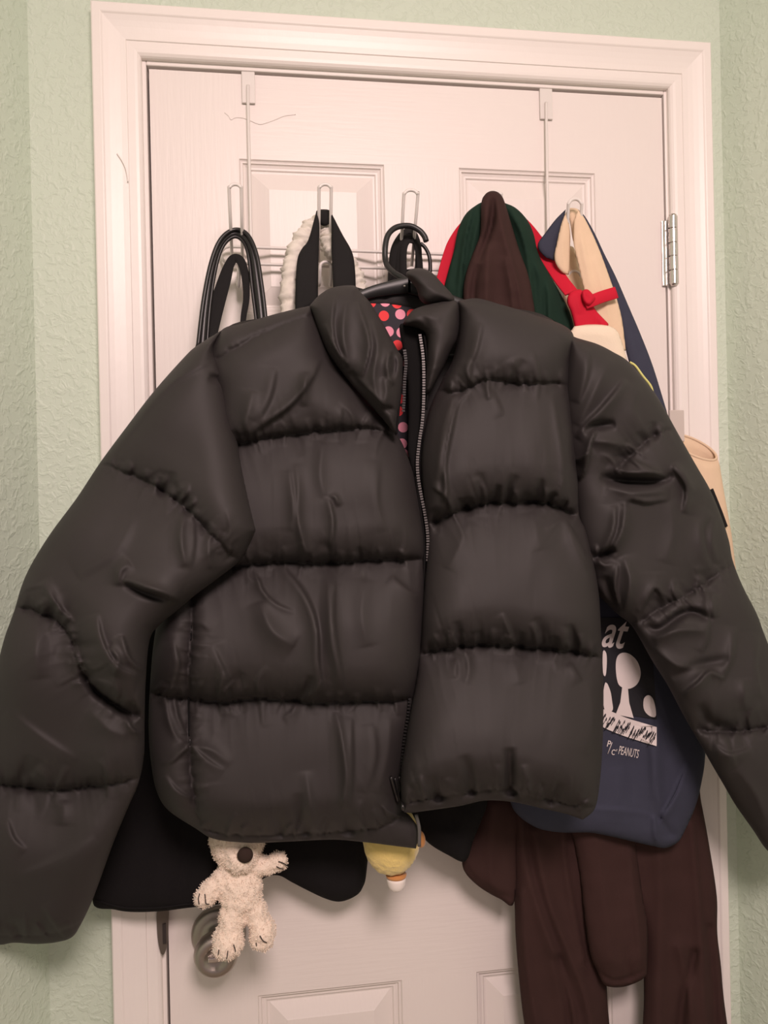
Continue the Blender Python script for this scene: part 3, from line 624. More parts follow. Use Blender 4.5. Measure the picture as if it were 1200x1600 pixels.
cr_o, cr_y = soft('collar', col_r2, [(645, 495, -.150), (715, 480, -.145), (668, 600, -.152)], .032, NYLON, jk, R=34, step=2.6, back=.5, seed=23,
     folds=[('r', [(640, 500), (660, 494), (690, 500)], 8, 2.5), ('v', [(650, 490), (664, 500), (668, 514)], 5, 3), ('s', [(710, 500), (700, 540), (680, 580)], 10, 3.0), ('s', [(668, 578), (684, 574), (690, 572)], 6, 2.5), ('r', [(672, 520), (676, 560), (670, 600)], 7, 3)], noise=[(.4, 40)])
# placket behind the zip: black tape strip
soft('placket', [(624, 511), (640, 508), (664, 520), (665, 560), (664, 620), (661, 660), (661, 720), (664, 780), (668, 840), (668, 872), (658, 860), (650, 790), (645, 745), (637, 700), (638, 640), (634, 570)], -.142, .004, TAPE, jk, R=10, step=3, seed=24)
# zip: teeth on both sides, tape cord, pull
def teeth(path, y, n, name, m=TEETH, ln=.0034, sgn=1):
    p = resample(crom(path, False, 8), .5, False); t = np.linspace(0, len(p)-1, n).astype(int); mb = MB()
    for i in t:
        c = P(p[i, 0], p[i, 1], YS+(y if np.ndim(y) == 0 else np.interp(p[i, 1], y[0], y[1])))
        j = min(i+1, len(p)-1); k = max(i-1, 0); a = math.atan2(p[j, 1]-p[k, 1], p[j, 0]-p[k, 0])
        ax = np.array([math.cos(a), 0, -math.sin(a)]); bx = np.array([math.sin(a), 0, math.cos(a)])
        V = [c+ax*u*.00095+bx*v*ln/2+np.array([0, q, 0]) for q in (-.0013, .0008) for u, v in ((-1, -1), (1, -1), (1, 1), (-1, 1))]
        mb.add(V, [(0, 1, 2, 3), (7, 6, 5, 4), (0, 4, 5, 1), (1, 5, 6, 2), (2, 6, 7, 3), (3, 7, 4, 0)])
    return mb.build(name, m, jk, smooth=False, kind='stuff', label='row of small grey zip teeth')
right_zip = [(656, 524), (661, 560), (662, 610), (660, 655), (655, 690), (652, 720), (653, 745), (658, 775), (664, 805), (668, 838), (668, 875)]
left_zip = [(632, 548), (634, 568), (632, 595), (631, 625), (630, 642)]
teeth(right_zip, ([520, 620, 700, 880], [-.155, -.156, -.153, -.152]), 86, 'zip_teeth')
teeth(left_zip, ([540, 640], [-.168, -.163]), 24, 'zip_teeth', ZIPDARK)
def cord(path, y, r, name, m):
    a = crom([tuple(P(q[0], q[1], YS+(np.interp(q[1], y[0], y[1]) if np.ndim(y) else y))) for q in path], False, 6)
    return MB().tube(a, r, 7).build(name, m, jk)
cord([(663, 524), (667, 560), (668, 610), (666, 640)], -.155, .0013, 'zip_cord', TAPE)
cord([(625, 556), (626, 590), (623, 640), (619, 678)], -.168, .0014, 'zip_cord', TAPE)
cord([(650, 745), (656, 790), (662, 838), (663, 880), (660, 930), (656, 1000)], -.150, .0016, 'zip_cord', TAPE)
teeth([(640, 1092), (637, 1120), (632, 1150), (629, 1185), (628, 1220)], -.154, 26, 'zip_teeth', ZIPDARK)
pul = MB()
def near(px, py, up): return P(px, py, min(float(fl_y(px, py)), float(fr_y(px, py)) if px > 628 else 0.)-up)
pul.tube(crom([near(624, 1214, .003), near(627, 1236, .004), near(629, 1258, .004), near(630, 1264, .003)], False, 4), .0022, 8)
pul.tube(crom([near(611, 1214, .004), near(616, 1232, .006), near(622, 1254, .005)], False, 4), .0019, 8)
pul.tube(crom([near(617, 1216, .004), near(621, 1234, .006), near(624, 1252, .005)], False, 4), .0016, 8)
pul.build('zip_pull', ZIPDARK, jk, label='black metal zip pull near the hem')
# hem facing on the left front and the zip end below it
cord([(650, 1272), (655, 1295), (655, 1322)], -.140, .0022, 'zip_end', TEETH)
# pocket zip on the side seam
cord([(301, 905), (298, 1000), (295, 1090), (296, 1150)], ([905, 1000, 1090, 1160], [fl_y(301, 905)-.0005-YS, fl_y(298, 1000)-.0005-YS, fl_y(295, 1090)-.0005-YS, fl_y(296, 1150)-.0005-YS]), .0011, 'pocket_zip', TAPE)
pz = P(297, 1160, float(fl_y(297, 1160))-.001)
MB().ell(pz, (.0014, .0014, .0040), n=10, m_=6).build('pocket_zip_end', ZIPDARK, jk)

YS = 0.0

# ================================================================== the over-door hook rack
rack = thing('hook_rack', 'white wire over-the-door rack with five double hooks, holding everything on the door', 'rack', tuple(P(620, 400, -.01)))
def w3(px, py, y): return P(px, py, y)
for x0, x1, y0, y1, xu, yu, xb, yb in ((377, 399, 106, 162, 387.5, 133, 393, 413), (843, 863.5, 136, 187, 853.5, 160, 857, 426)):
    a = P(x0, y0, -.003); b = P(x1, y1, -.003)
    mb = MB().box(a[0], b[0], -.0042, -.0012, b[2], DH+.0016).box(a[0], b[0], -.0042, .037, DH+.0004, DH+.0020)
    o = mb.build('door_bracket', WIRE, rack, smooth=False); bevel(o, .0012)
    pts = [w3(xu, yu, -.0062), w3(xu+.3, yu+40, -.0064), w3(xb, yb-10, -.0085), w3(xb, yb+6, -.0085)]
    MB().tube(crom(pts, False, 8), .0021, 10).build('upright', WIRE, rack)
def rail_y(x, y0, y1): return y0+(y1-y0)*(x-372)/(880-372)
lp = []
for x in np.linspace(358, 890, 20): lp.append(w3(x, rail_y(x, 385.5, 404), -.0135))
for q in np.linspace(-70, 70, 7): lp.append(w3(894+9*math.cos(math.radians(q)), 416+12*math.sin(math.radians(q)), -.0135))
for x in np.linspace(890, 358, 20): lp.append(w3(x, rail_y(x, 411.5, 428), -.0135))
for q in np.linspace(110, 250, 7): lp.append(w3(357+12*math.cos(math.radians(q)), 398+13*math.sin(math.radians(q)), -.0135))
MB().tube(resample(np.array(lp), .006), .0021, 10, closed=True).build('rail', WIRE, rack)
# each double hook: a tall narrow loop standing off the rails and a small loop below
HK = [((367, 288), (358, 296), (377, 296), (362.5, 404), (379, 408), (365, 407), 444), ((508, 288), (498.5, 296), (517.5, 296), (498, 407), (516, 410), (509, 409), 442),
      ((641.5, 297), (631, 306), (653, 305), (625, 420), (643, 420), (643, 419), 446), ((773, 299), (764, 307), (783, 307), (760, 420), (780, 422), (772, 424), 452), ((899, 311), (888, 322), (909, 322), (884, 424), (902, 428), (897, 424), 455)]
for (t, l, r_, lb, rb, st, sb) in HK:
    yb, yt = -.0165, -.088
    def yy(p): return yb+(yt-yb)*np.clip((lb[1]-p[1])/(lb[1]-t[1]), 0, 1)
    pts = [w3(lb[0], lb[1]+6, -.0165), w3(*lb, yb), w3((lb[0]+l[0])/2, (lb[1]+l[1])/2, (yb+yt)/2-.012), w3(*l, yt)]
    for q in (200, 235, 270, 305, 340):
        cx, cy = (l[0]+r_[0])/2, l[1]; rx = (r_[0]-l[0])/2
        pts.append(w3(cx+rx*math.cos(math.radians(q)), cy+(cy-t[1])*math.sin(math.radians(q)), yt-.001))
    pts += [w3(*r_, yt), w3((rb[0]+r_[0])/2, (rb[1]+r_[1])/2, (yb+yt)/2-.012), w3(*rb, yb), w3(rb[0], rb[1]+6, -.0165)]
    h_ = MB().tube(crom(pts, False, 6), .0021, 10).build('hook', WIRE, rack)
    s = []
    x0 = st[0]-9; x1 = st[0]+9
    s = [w3(x0-1, sb-26, -.0175), w3(x0-2, sb, -.020), w3(x0-1, sb+2, -.032), w3(x0, sb-18, -.044)]
    for q in (200, 235, 270, 305, 340): s.append(w3(st[0]+9*math.cos(math.radians(q)), st[1]+9+9*math.sin(math.radians(q)), -.046))
    s += [w3(x1, sb-18, -.044), w3(x1-1, sb+2, -.032), w3(x1-2, sb, -.020), w3(x1-1, sb-26, -.0175)]
    MB().tube(crom(s, False, 6), .0021, 10).build('lower_hook', WIRE, rack)

# ================================================================== hook 1: shiny strap bag and ribbon-hung black cloth
bag1 = thing('shoulder_bag', 'black bag on the leftmost hook, with a shiny piped strap looped over it', 'bag', tuple(P(366, 560, -.06)))
loop = [(309, 545, -.075), (318, 470, -.070), (330, 410, -.064), (345, 374, -.060), (366, 359, -.056), (386, 366, -.058), (400, 395, -.062), (408, 440, -.066), (415, 500, -.070), (417, 560, -.075)]
loop2 = [(322, 560, -.072), (328, 480, -.066), (337, 420, -.060), (349, 384, -.056), (366, 370, -.053), (380, 378, -.054), (388, 400, -.058), (394, 450, -.062), (401, 510, -.068), (403, 560, -.072)]
a = np.array([P1(p) for p in loop]); b = np.array([P1(p) for p in loop2])
st = bag1
A = crom(a, False, 8); B = crom(b, False, 8); n = len(A)
V = np.vstack([A, B, A+[0, .0022, 0], B+[0, .0022, 0]]); Fc = []
for i in range(n-1):
    Fc += [(i, i+1, n+i+1, n+i), (2*n+i, 3*n+i, 3*n+i+1, 2*n+i+1), (i, 2*n+i, 2*n+i+1, i+1), (n+i, n+i+1, 3*n+i+1, 3*n+i)]
stp = link('strap', V, Fc, BLACK_GLOSS, bag1)
MB().tube(A, .0027, 10).build('piping', BLACK_GLOSS, stp); MB().tube(B, .0022, 10).build('piping', BLACK_GLOSS, stp)
soft('bag_body', [(300, 560), (430, 560), (440, 640), (430, 800), (360, 830), (300, 800), (292, 640)], -.084, .006, BLACK_GLOSS, bag1, R=30, step=10, back=.6)
blk = thing('black_garment', 'black cotton garment with a wavy hem hanging below the puffer jacket, behind the white plush', 'garment', tuple(P(366, 420, -.045)))
V, Fc = strap_geo([P1(p) for p in ((312, 600, -.075), (320, 545, -.072), (335, 490, -.062), (350, 440, -.054), (358, 415, -.051), (366, 404, -.050), (376, 408, -.052), (383, 430, -.056), (385, 465, -.060), (380, 500, -.064), (376, 560, -.070))],
                  [.023, .023, .019, .016, .012, .011, .011, .010, .008, .007, .007], .0016)
link('hanging_ribbon', V, Fc, BLACK_WEB, blk)
blk_o, blk_y = soft('cloth', [(300, 580), (420, 580), (520, 760), (575, 1000), (585, 1180), (574, 1350), (566, 1388), (552, 1402), (530, 1409), (508, 1404), (482, 1392), (455, 1378), (436, 1368), (415, 1371), (380, 1395), (345, 1412), (318, 1416), (290, 1419), (250, 1424), (205, 1425), (178, 1421), (145, 1411), (160, 1340), (200, 1200), (225, 1000), (250, 760)],
     [(360, 600, -.054), (200, 1400, -.052), (360, 1400, -.050), (540, 1400, -.052), (400, 1000, -.052)], .010, BLACK_CLOTH, blk, R=34, step=5, back=.8,
     folds=[('r', [(260, 1180), (250, 1300), (245, 1420)], 22, 5, 'f'), ('r', [(320, 1180), (330, 1300), (330, 1410)], 18, 4, 'f'), ('v', [(285, 1200), (290, 1300), (288, 1415)], 16, 4, 'f'), ('r', [(500, 1200), (505, 1300), (500, 1395)], 20, 5, 'f'), ('r', [(552, 1200), (560, 1300), (552, 1395)], 12, 4, 'f')])
MB().tube(on(blk_y, [(x, y-5) for x, y in resample(crom([(150, 1411), (178, 1420), (205, 1424), (250, 1423), (290, 1418), (318, 1415)], False, 6), 8, False)], .0003), .0012, 6).build('hem', BLACK_CLOTH, blk)

# ================================================================== hook 2: wide webbing bag, crinkled cream handle
bag2 = thing('webbing_bag', 'black bag on the second hook, with wide matte webbing straps forming a pointed arch', 'bag', tuple(P(508, 420, -.07)))
soft('strap', [(494, 331, 1), (499, 350), (498, 400), (497, 440), (497, 500, 1), (461, 502, 1), (462, 440), (465, 404), (472, 388), (482, 374)], [(494, 335, -.074), (480, 500, -.084)], .0035, BLACK_WEB, bag2, R=9, step=3, back=.5, folds=[('s', [(486, 372), (476, 400), (474, 440)], 8, 1.2)])
soft('strap', [(517, 331, 1), (535, 366), (549, 391), (554, 412), (556, 450), (556, 500, 1), (522, 500, 1), (520, 440), (518, 390), (518, 350)], [(517, 335, -.074), (540, 500, -.084)], .0035, BLACK_WEB, bag2, R=9, step=3, back=.5)
soft('strap_bridge', [(494, 330), (506, 327), (517, 330), (518, 342), (513, 351), (504, 353), (497, 345)], -.062, .005, BLACK_WEB, bag2, R=8, step=2.5, back=.7)
soft('bag_body', [(455, 500), (562, 500), (640, 760), (700, 1000), (748, 1200), (761, 1250), (752, 1282), (740, 1312), (727, 1346), (700, 1336), (668, 1316), (650, 1290), (600, 1240), (540, 1100), (480, 800)], [(500, 520, -.082), (740, 1320, -.076), (600, 1000, -.080)], .009, BLACK_CLOTH, bag2, R=30, step=6, back=.7,
     folds=[('s', [(668, 1290), (710, 1310), (740, 1330)], 14, 3), ('r', [(690, 1240), (720, 1270), (752, 1290)], 14, 4), ('v', [(700, 1260), (715, 1300)], 10, 3)])
crk = thing('cream_gathered_bag', 'off-white gathered handle showing behind the black webbing straps', 'bag', tuple(P(500, 430, -.045)))
def gathered(path, r, name, n=60):
    p = crom([P1(a) for a in path], False, 14); N = len(p); rr = np.array([r*(1+.10*math.sin(i*1.9+math.sin(i*.5))+.10*math.sin(i*.71+1)) for i in range(N)])
    V, Fc = tube_geo(p, rr, 24)
    c_ = np.repeat(p, 24, 0); n_ = (V[:len(c_)]-c_)/np.linalg.norm(V[:len(c_)]-c_, axis=1)[:, None]
    wa, wb = waves(41, .010, 9), waves(42, .005, 9)
    V[:len(c_)] += n_*(wa(V[:len(c_), 0]*.6+V[:len(c_), 1], V[:len(c_), 2]*1.8)*.0016+wb(V[:len(c_), 0]+V[:len(c_), 1], V[:len(c_), 2]*1.6)*.0007)[:, None]
    return link(name, V, Fc, OFFWHITE, crk)
gathered([(452, 560, -.058), (452, 480, -.056), (456, 420, -.054), (470, 380, -.050), (490, 356, -.047), (508, 348, -.046)], .0115, 'handle')
gathered([(508, 348, -.046), (515, 372, -.048), (521, 392, -.054), (540, 410, -.048), (556, 440, -.046), (562, 480, -.048), (560, 560, -.055)], .0115, 'handle')
soft('bag_body', [(438, 545), (574, 545), (580, 640), (570, 760), (520, 790), (450, 760), (434, 640)], -.040, .006, OFFWHITE, crk, R=26, step=8, back=.6)

# ================================================================== hook 3: hanger and thin black straps
bag3 = thing('thin_strap_bag', 'black bag on the middle hook, with several thin straps bunched behind the hanger', 'bag', tuple(P(640, 420, -.06)))
for path, wd, tw in (([(612, 450, -.050), (613, 420, -.050), (617, 388, -.052), (630, 366, -.054), (642, 361, -.056), (650, 372, -.054), (654, 395, -.050), (652, 450, -.048)], .0110, .6),
                     ([(624, 450, -.056), (624, 415, -.056), (627, 385, -.057), (634, 371, -.058), (644, 370, -.058), (652, 385, -.055), (656, 420, -.052), (655, 450, -.052)], .0100, .5),
                     ([(632, 450, -.060), (630, 415, -.060), (631, 388, -.060), (637, 376, -.060), (646, 376, -.060)], .0090, .4)):
    V, Fc = strap_geo([P1(a) for a in path], wd, .0022, twist=[tw, tw]); link('strap', V, Fc, BLACK_WEB, bag3)
MB().tube(crom([P1(a) for a in ((657, 380, -.046), (665, 388, -.046), (671, 402, -.046), (672, 424, -.048), (668, 450, -.05))], False, 6), .0026, 8).build('cord_handle', BLACK_GLOSS, bag3)
soft('bag_body', [(606, 440), (672, 440), (700, 600), (690, 800), (640, 830), (590, 800), (584, 600)], -.058, .006, BLACK_CLOTH, bag3, R=26, step=9, back=.6)
hang = thing('coat_hanger', 'black plastic coat hanger hooked on the middle hook, carrying the puffer jacket', 'hanger', tuple(P(640, 420, -.09)))
hk = [(641, 447, -.129), (630, 435, -.120), (614, 425, -.108), (603, 410, -.092), (602, 385, -.088), (607, 366, -.084), (620, 355, -.080), (640, 353, -.078), (655, 360, -.078), (663, 369, -.079), (666, 377, -.080)]
MB().tube(crom([P1(a) for a in hk], False, 8), .0036, 12).build('hanger_hook', BLACK_PLASTIC, hang)
def bar(p, h0, h1, name, th=.006):
    p = crom([P1(a) for a in p], False, 8); N = len(p); hh = np.linspace(h0, h1, N)
    V = []; Fc = []
    for i in range(N):
        for dy, dz in ((-th/2, -.5), (-th/2, .35), (-th/4, .5), (th/4, .5), (th/2, .35), (th/2, -.5)): V.append(p[i]+[0, dy, dz*hh[i]])
    for i in range(N-1):
        for k in range(6): Fc.append((i*6+k, i*6+(k+1) % 6, (i+1)*6+(k+1) % 6, (i+1)*6+k))
    Fc += [(5, 4, 3, 2, 1, 0), tuple((N-1)*6+k for k in range(6))]
    return link(name, V, Fc, BLACK_PLASTIC, hang)
bar([(641, 445, -.130), (610, 450, -.130), (570, 460, -.130), (500, 490, -.130), (400, 545, -.130)], .020, .007, 'hanger_arm')
bar([(637, 445, -.130), (680, 462, -.130), (740, 482, -.130), (880, 545, -.130)], .020, .007, 'hanger_arm')
MB().tube([P(400, 548, -.130), P(640, 560, -.130), P(880, 548, -.130)], .0028, 8).build('hanger_bar', BLACK_PLASTIC, hang)
a = P(632, 447, -.1335); MB().lathe(a, (0, -1, 0), [(0, .0014), (.0006, .0010)], 10).build('rivet', STEEL, hang)

# ================================================================== hook 4: brown robe, green cloth, red-strapped bag
robe = thing('brown_robe', 'dark brown robe draped over the fourth hook, sleeves hanging below the navy tote', 'robe', tuple(P(780, 420, -.08)))
soft('hood', [(752, 318), (757, 305), (765, 299), (775, 299), (784, 306), (790, 320), (799, 350), (812, 392), (824, 425), (832, 462), (836, 520), (800, 540), (730, 530), (724, 470), (727, 432), (738, 398), (750, 365)], [(770, 300, -.092), (780, 520, -.090)], .016, BROWN, robe, gain=3.2, R=24, step=3, back=.5,
     folds=[('v', [(771, 303), (768, 345), (757, 380), (745, 410)], 7, 5.0), ('s', [(779, 310), (790, 370), (806, 430), (822, 500)], 12, 4.0), ('r', [(764, 380), (760, 440), (762, 510)], 14, 3.5), ('s', [(790, 400), (800, 450), (806, 510)], 9, 3.0), ('v', [(748, 410), (740, 450), (738, 510)], 8, 3), ('r', [(757, 315), (757, 345), (752, 370)], 7, 3)], noise=[(.5, 30)])
soft('robe_body', [(740, 520), (840, 520), (900, 700), (930, 1000), (1020, 1150), (1082, 1190), (1096, 1255), (1108, 1320), (1120, 1400), (1121, 1460), (1129, 1540), (1140, 1760), (1004, 1760), (1004, 1620), (1006, 1545), (1000, 1440), (960, 1400), (945, 1500), (949, 1560), (952, 1760), (834, 1760), (824, 1640), (814, 1560), (806, 1470), (803, 1400), (790, 1300), (770, 1000), (745, 700)],
     [(800, 600, -.030), (820, 1200, -.038), (820, 1600, -.046), (1100, 1600, -.046), (1050, 1250, -.042)], .013, BROWN, robe, gain=2.0, R=26, step=4, back=.6,
     folds=[('s', [(815, 1260), (820, 1340), (842, 1420), (870, 1500), (895, 1580), (905, 1700)], 18, 7, 'f'), ('r', [(835, 1300), (855, 1400), (885, 1480), (915, 1560), (930, 1650)], 16, 6, 'f'), ('v', [(872, 1500), (885, 1560), (895, 1640)], 9, 5, 'f'), ('r', [(812, 1400), (822, 1500), (838, 1600)], 12, 4, 'f'), ('s', [(880, 1290), (885, 1350), (900, 1440), (912, 1500)], 12, 5, 'f'),
            ('s', [(1082, 1290), (1092, 1400), (1098, 1500), (1105, 1640)], 14, 6, 'f'), ('r', [(1062, 1480), (1078, 1560), (1085, 1640)], 14, 5, 'f'), ('v', [(1085, 1490), (1068, 1560), (1058, 1640)], 9, 4, 'f'), ('r', [(1030, 1300), (1032, 1420), (1030, 1560), (1030, 1680)], 22, 5, 'f'), ('v', [(1110, 1450), (1116, 1540), (1120, 1640)], 8, 4, 'f')], noise=[(.6, 60)])
soft('sleeve', [(760, 1240), (808, 1250), (808, 1330), (803, 1411), (782, 1405), (752, 1388), (730, 1368), (722, 1350), (726, 1332), (738, 1305), (752, 1265)], [(780, 1250, -.054), (770, 1390, -.054)], .010, BROWN, robe, gain=2.0, R=22, step=3.5, back=.5, folds=[('r', [(770, 1260), (765, 1330), (770, 1390)], 16, 3, 'f'), ('v', [(722, 1346), (745, 1376), (775, 1396), (803, 1404)], 4, 2, 'f')])
rs_o, rs_y = soft('sleeve', [(885, 1270), (988, 1270), (995, 1330), (1004, 1400), (1012, 1450), (1012, 1500), (1008, 1526), (985, 1539), (962, 1543), (943, 1538), (934, 1520), (922, 1490), (914, 1440), (906, 1370), (895, 1310)], [(940, 1280, -.052), (970, 1520, -.068)], .015, BROWN, robe, gain=2.0, R=30, step=3.5, back=.5,
     folds=[('v', [(932, 1516), (955, 1532), (985, 1528), (1010, 1514)], 4, 3, 'f'), ('r', [(930, 1300), (945, 1400), (955, 1500)], 20, 3, 'f'), ('v', [(978, 1480), (984, 1530)], 8, 2.5, 'b'), ('r', [(985, 1320), (994, 1420), (1002, 1500)], 10, 2.5, 'f')], noise=[(.5, 40)])
grn = thing('green_garment', 'dark green cloth draped on the fourth hook on both sides of the brown hood', 'garment', tuple(P(780, 430, -.07)))
soft('drape', [(757, 314, 1), (745, 320), (728, 334), (716, 358), (709, 392), (700, 425), (694, 452), (697, 480), (715, 520), (760, 520), (765, 420), (768, 330)], [(760, 320, -.072), (710, 500, -.070)], .010, GREEN, grn, gain=2.8, R=16, step=3, back=.6, folds=[('s', [(738, 330), (728, 370), (722, 420), (718, 480)], 8, 4, 'f'), ('v', [(726, 345), (716, 400), (708, 450)], 5, 2.5), ('r', [(752, 325), (742, 370), (733, 420)], 8, 3)])
soft('drape', [(786, 316, 1), (806, 325), (824, 344), (834, 366), (841, 396), (856, 424), (872, 452), (888, 482), (896, 508), (898, 535), (880, 545), (800, 530), (800, 420), (790, 350)], [(790, 320, -.072), (860, 520, -.071)], .010, GREEN, grn, gain=2.8, R=16, step=3, back=.6,
     folds=[('s', [(800, 326), (818, 370), (828, 420), (834, 500)], 9, 4.5, 'f'), ('r', [(816, 345), (836, 400), (852, 450), (858, 520)], 10, 3.5, 'f'), ('v', [(838, 400), (850, 440), (853, 520)], 5, 3), ('v', [(862, 440), (878, 475), (890, 515)], 5, 2)])
redb = thing('red_strapped_bag', 'bag with bright red cotton straps behind the green cloth, tied in a bow at right', 'bag', tuple(P(800, 440, -.06)))
V, Fc = strap_geo([P1(a) for a in ((690, 450, -.062), (700, 410, -.060), (712, 378, -.059), (735, 350, -.060), (772, 334, -.064), (810, 346, -.060), (840, 379, -.056), (858, 408, -.060), (876, 436, -.074), (893, 458, -.090))], .0185, .0022); link('strap', V, Fc, RED, redb)
soft('strap_end', [(890, 458), (905, 452), (917, 460), (924, 472), (932, 486), (951, 506, 1), (948, 520, 1), (900, 520, 1), (893, 490), (886, 472)], [(900, 460, -.094), (925, 515, -.094)], .005, RED, redb, R=10, step=2.6, back=.6, folds=[('v', [(922, 470), (930, 490), (936, 512)], 6, 4, 'f'), ('r', [(905, 460), (905, 490)], 7, 2)])
V, Fc = strap_geo([P1(a) for a in ((914, 474, -.102), (925, 470, -.103), (940, 464, -.101), (963, 457, -.097))], .0150, .0022); link('bow_band', V, Fc, RED, redb)
soft('bow_knot', [(909, 456), (918, 452), (928, 462), (930, 468), (920, 478), (911, 470)], -.104, .0050, RED, redb, R=5, step=2.0, back=.8, folds=[('v', [(916, 452), (920, 478)], 3, 2), ('r', [(924, 456), (928, 470)], 3, 1.5)])
soft('bag_body', [(700, 520), (900, 515), (940, 640), (920, 800), (820, 840), (700, 800), (690, 640)], -.054, .006, RED, redb, R=26, step=10, back=.5)

# ================================================================== hook 5: navy tote, cream tote, canvas pouch
navy = thing('navy_tote_bag', 'navy canvas tote with a white print, hanging from the rightmost hook over the brown robe', 'bag', tuple(P(940, 700, -.08)))
soft('strap', [(884, 327, 1), (868, 343), (852, 364), (840, 383), (850, 400), (866, 408, 1), (872, 385), (880, 355)], [(884, 330, -.078), (850, 390, -.064)], .003, NAVY, navy, gain=1.6, R=8, step=2.8, back=.6, folds=[('s', [(880, 335), (868, 370), (860, 400)], 6, 1.5)])
soft('strap', [(906, 329, 1), (916, 341), (930, 366), (944, 396), (962, 432), (982, 478), (1000, 520), (1018, 566), (1032, 610), (1046, 660), (1056, 720, 1), (1020, 720, 1), (1008, 650), (990, 590), (978, 548), (966, 492), (952, 440), (938, 400), (922, 366)], [(906, 330, -.076), (1000, 540, -.080), (1040, 700, -.082)], .0030, NAVY, navy, gain=1.6, R=8, step=2.8, back=.6, folds=[('s', [(975, 490), (990, 545), (1005, 600)], 8, 1.5)])
nt_o, nt_y = soft('tote_body', [(820, 700, 1), (1045, 690, 1), (1062, 800), (1090, 1000), (1101, 1100), (1102, 1180), (1095, 1228), (1086, 1262), (1070, 1298), (1059, 1316), (1040, 1325), (1020, 1322), (985, 1314), (950, 1306), (920, 1301), (880, 1301), (850, 1297), (832, 1290), (812, 1276), (798, 1255), (790, 1200), (790, 1000)],
     [(930, 720, -.082), (930, 1000, -.086), (1080, 1000, -.082), (930, 1300, -.084), (1080, 1260, -.080)], .015, NAVY, navy, gain=1.6, R=34, step=3.5, back=.4,
     folds=[('s', [(1036, 1275), (1054, 1245), (1066, 1215), (1075, 1190)], 12, 7, 'a'), ('r', [(1028, 1120), (1026, 1180), (1028, 1240), (1032, 1275)], 13, 6.5), ('s', [(1012, 1070), (1018, 1120), (1020, 1180), (1022, 1250)], 12, 4), ('r', [(1010, 1020), (1028, 1080), (1050, 1140), (1068, 1190)], 14, 4), ('r', [(1022, 1280), (1024, 1305), (1026, 1322)], 5, 4, 'f'), ('v', [(1030, 1275), (1045, 1300), (1060, 1310)], 9, 3),
            ('s', [(860, 1268), (920, 1262), (980, 1266), (1020, 1272)], 8, 2.2), ('r', [(960, 1200), (966, 1240), (962, 1290)], 22, 2.0), ('v', [(985, 1180), (988, 1260)], 14, 1.6)], noise=[(.5, 60)])
cord_pts = on(nt_y, [(1033, 1278), (1046, 1256), (1057, 1236), (1068, 1208)], .0015)
MB().tube(crom(cord_pts, False, 6), .0007, 6).build('fold_seam', NAVY, navy)
# the print: a black field, plain white trees on a hatched strip of grass, lettering below
def decal(name, polys, m, lift=.0012, parent=None, label=None):
    mb = MB()
    for pl in polys:
        a = resample(outline(pl, 6), 3.0); c = a.mean(0); n = len(a)
        r1 = on(nt_y, a, lift); r2 = on(nt_y, c+(a-c)*.5, lift); c3 = on(nt_y, [c], lift)
        V = np.vstack([r1, r2, c3]); Fc = [(i, (i+1) % n, n+(i+1) % n, n+i) for i in range(n)]+[(n+i, n+(i+1) % n, 2*n) for i in range(n)]
        mb.add(V, Fc)
    o = mb.build(name, m, parent, label=label, smooth=False)
    so = o.modifiers.new('solid', 'SOLIDIFY'); so.thickness = .0003; so.offset = -1
    return o
decal('print_field', [[(930, 965, 1), (1008, 965, 1), (1020, 1030, 1), (1026, 1124, 1), (935, 1110, 1)]], PRINT_BLACK, .0009, navy, 'black square of the tote print')
pf = navy
grass = decal('print_grass', [[(935, 1106, 1), (956, 1112), (980, 1122), (1026, 1136, 1), (1026, 1166, 1), (1000, 1158), (975, 1150), (950, 1140), (935, 1132, 1)]], PRINT_WHITE, .0022, pf, 'white strip of grass with dark hatching')
hb_ = MB(); r_ = random.Random(4)
for i in range(60):
    x = 938+i*1.42; y = 1117+(x-935)*.34+r_.uniform(0, 17)
    hb_.tube(crom(on(nt_y, [(x-3, y+5), (x, y), (x+3, y-6), (x+2, y-1)], .0030), False, 3), .0004, 5)
hb_.build('hatching', PRINT_BLACK, grass, kind='stuff')
decal('print_tree', [[(972, 1020), (984, 1022), (996, 1034), (1001, 1052), (996, 1068), (984, 1076), (972, 1074), (965, 1066), (962, 1044), (964, 1027)], [(972, 1074, 1), (981, 1075, 1), (983, 1098, 1), (990, 1122, 1), (962, 1116, 1), (969, 1098, 1)]], PRINT_WHITE, .0022, pf, 'plain white tree on the tote print')
decal('print_tree', [[(946, 1066), (953, 1078), (956, 1094), (957, 1110), (946, 1112), (942, 1090)], [(942, 1018), (947, 1020), (948, 1036), (946, 1056), (942, 1050)]], PRINT_WHITE, .0022, pf)
decal('print_bush', [[(1006, 1092), (1013, 1086), (1020, 1092), (1024, 1106), (1024, 1120), (1014, 1118), (1006, 1108)]], PRINT_WHITE, .0022, pf)
def lettering(name, txt, size, p0, ang, shear, m, parent, sx=1., lift=.0016, label=None, weight=0.0):
    cu = bpy.data.curves.new(name, 'FONT'); cu.body = txt; cu.size = 1.0; cu.shear = shear; cu.offset = weight
    t = bpy.data.objects.new(name, cu); COL.objects.link(t)
    dg = bpy.context.evaluated_depsgraph_get(); me = bpy.data.meshes.new_from_object(t.evaluated_get(dg))
    V = np.array([v.co[:2] for v in me.vertices]); Fc = [tuple(p.vertices) for p in me.polygons]
    bpy.data.objects.remove(t)
    c, s_ = math.cos(ang), math.sin(ang)
    X = V[:, 0]*size*sx; Y = V[:, 1]*size
    px = p0[0]+X*c+Y*s_; py = p0[1]+X*s_-Y*c
    return link(name, P(px, py, nt_y(px, py)-lift), Fc, m, parent, smooth=False, label=label)
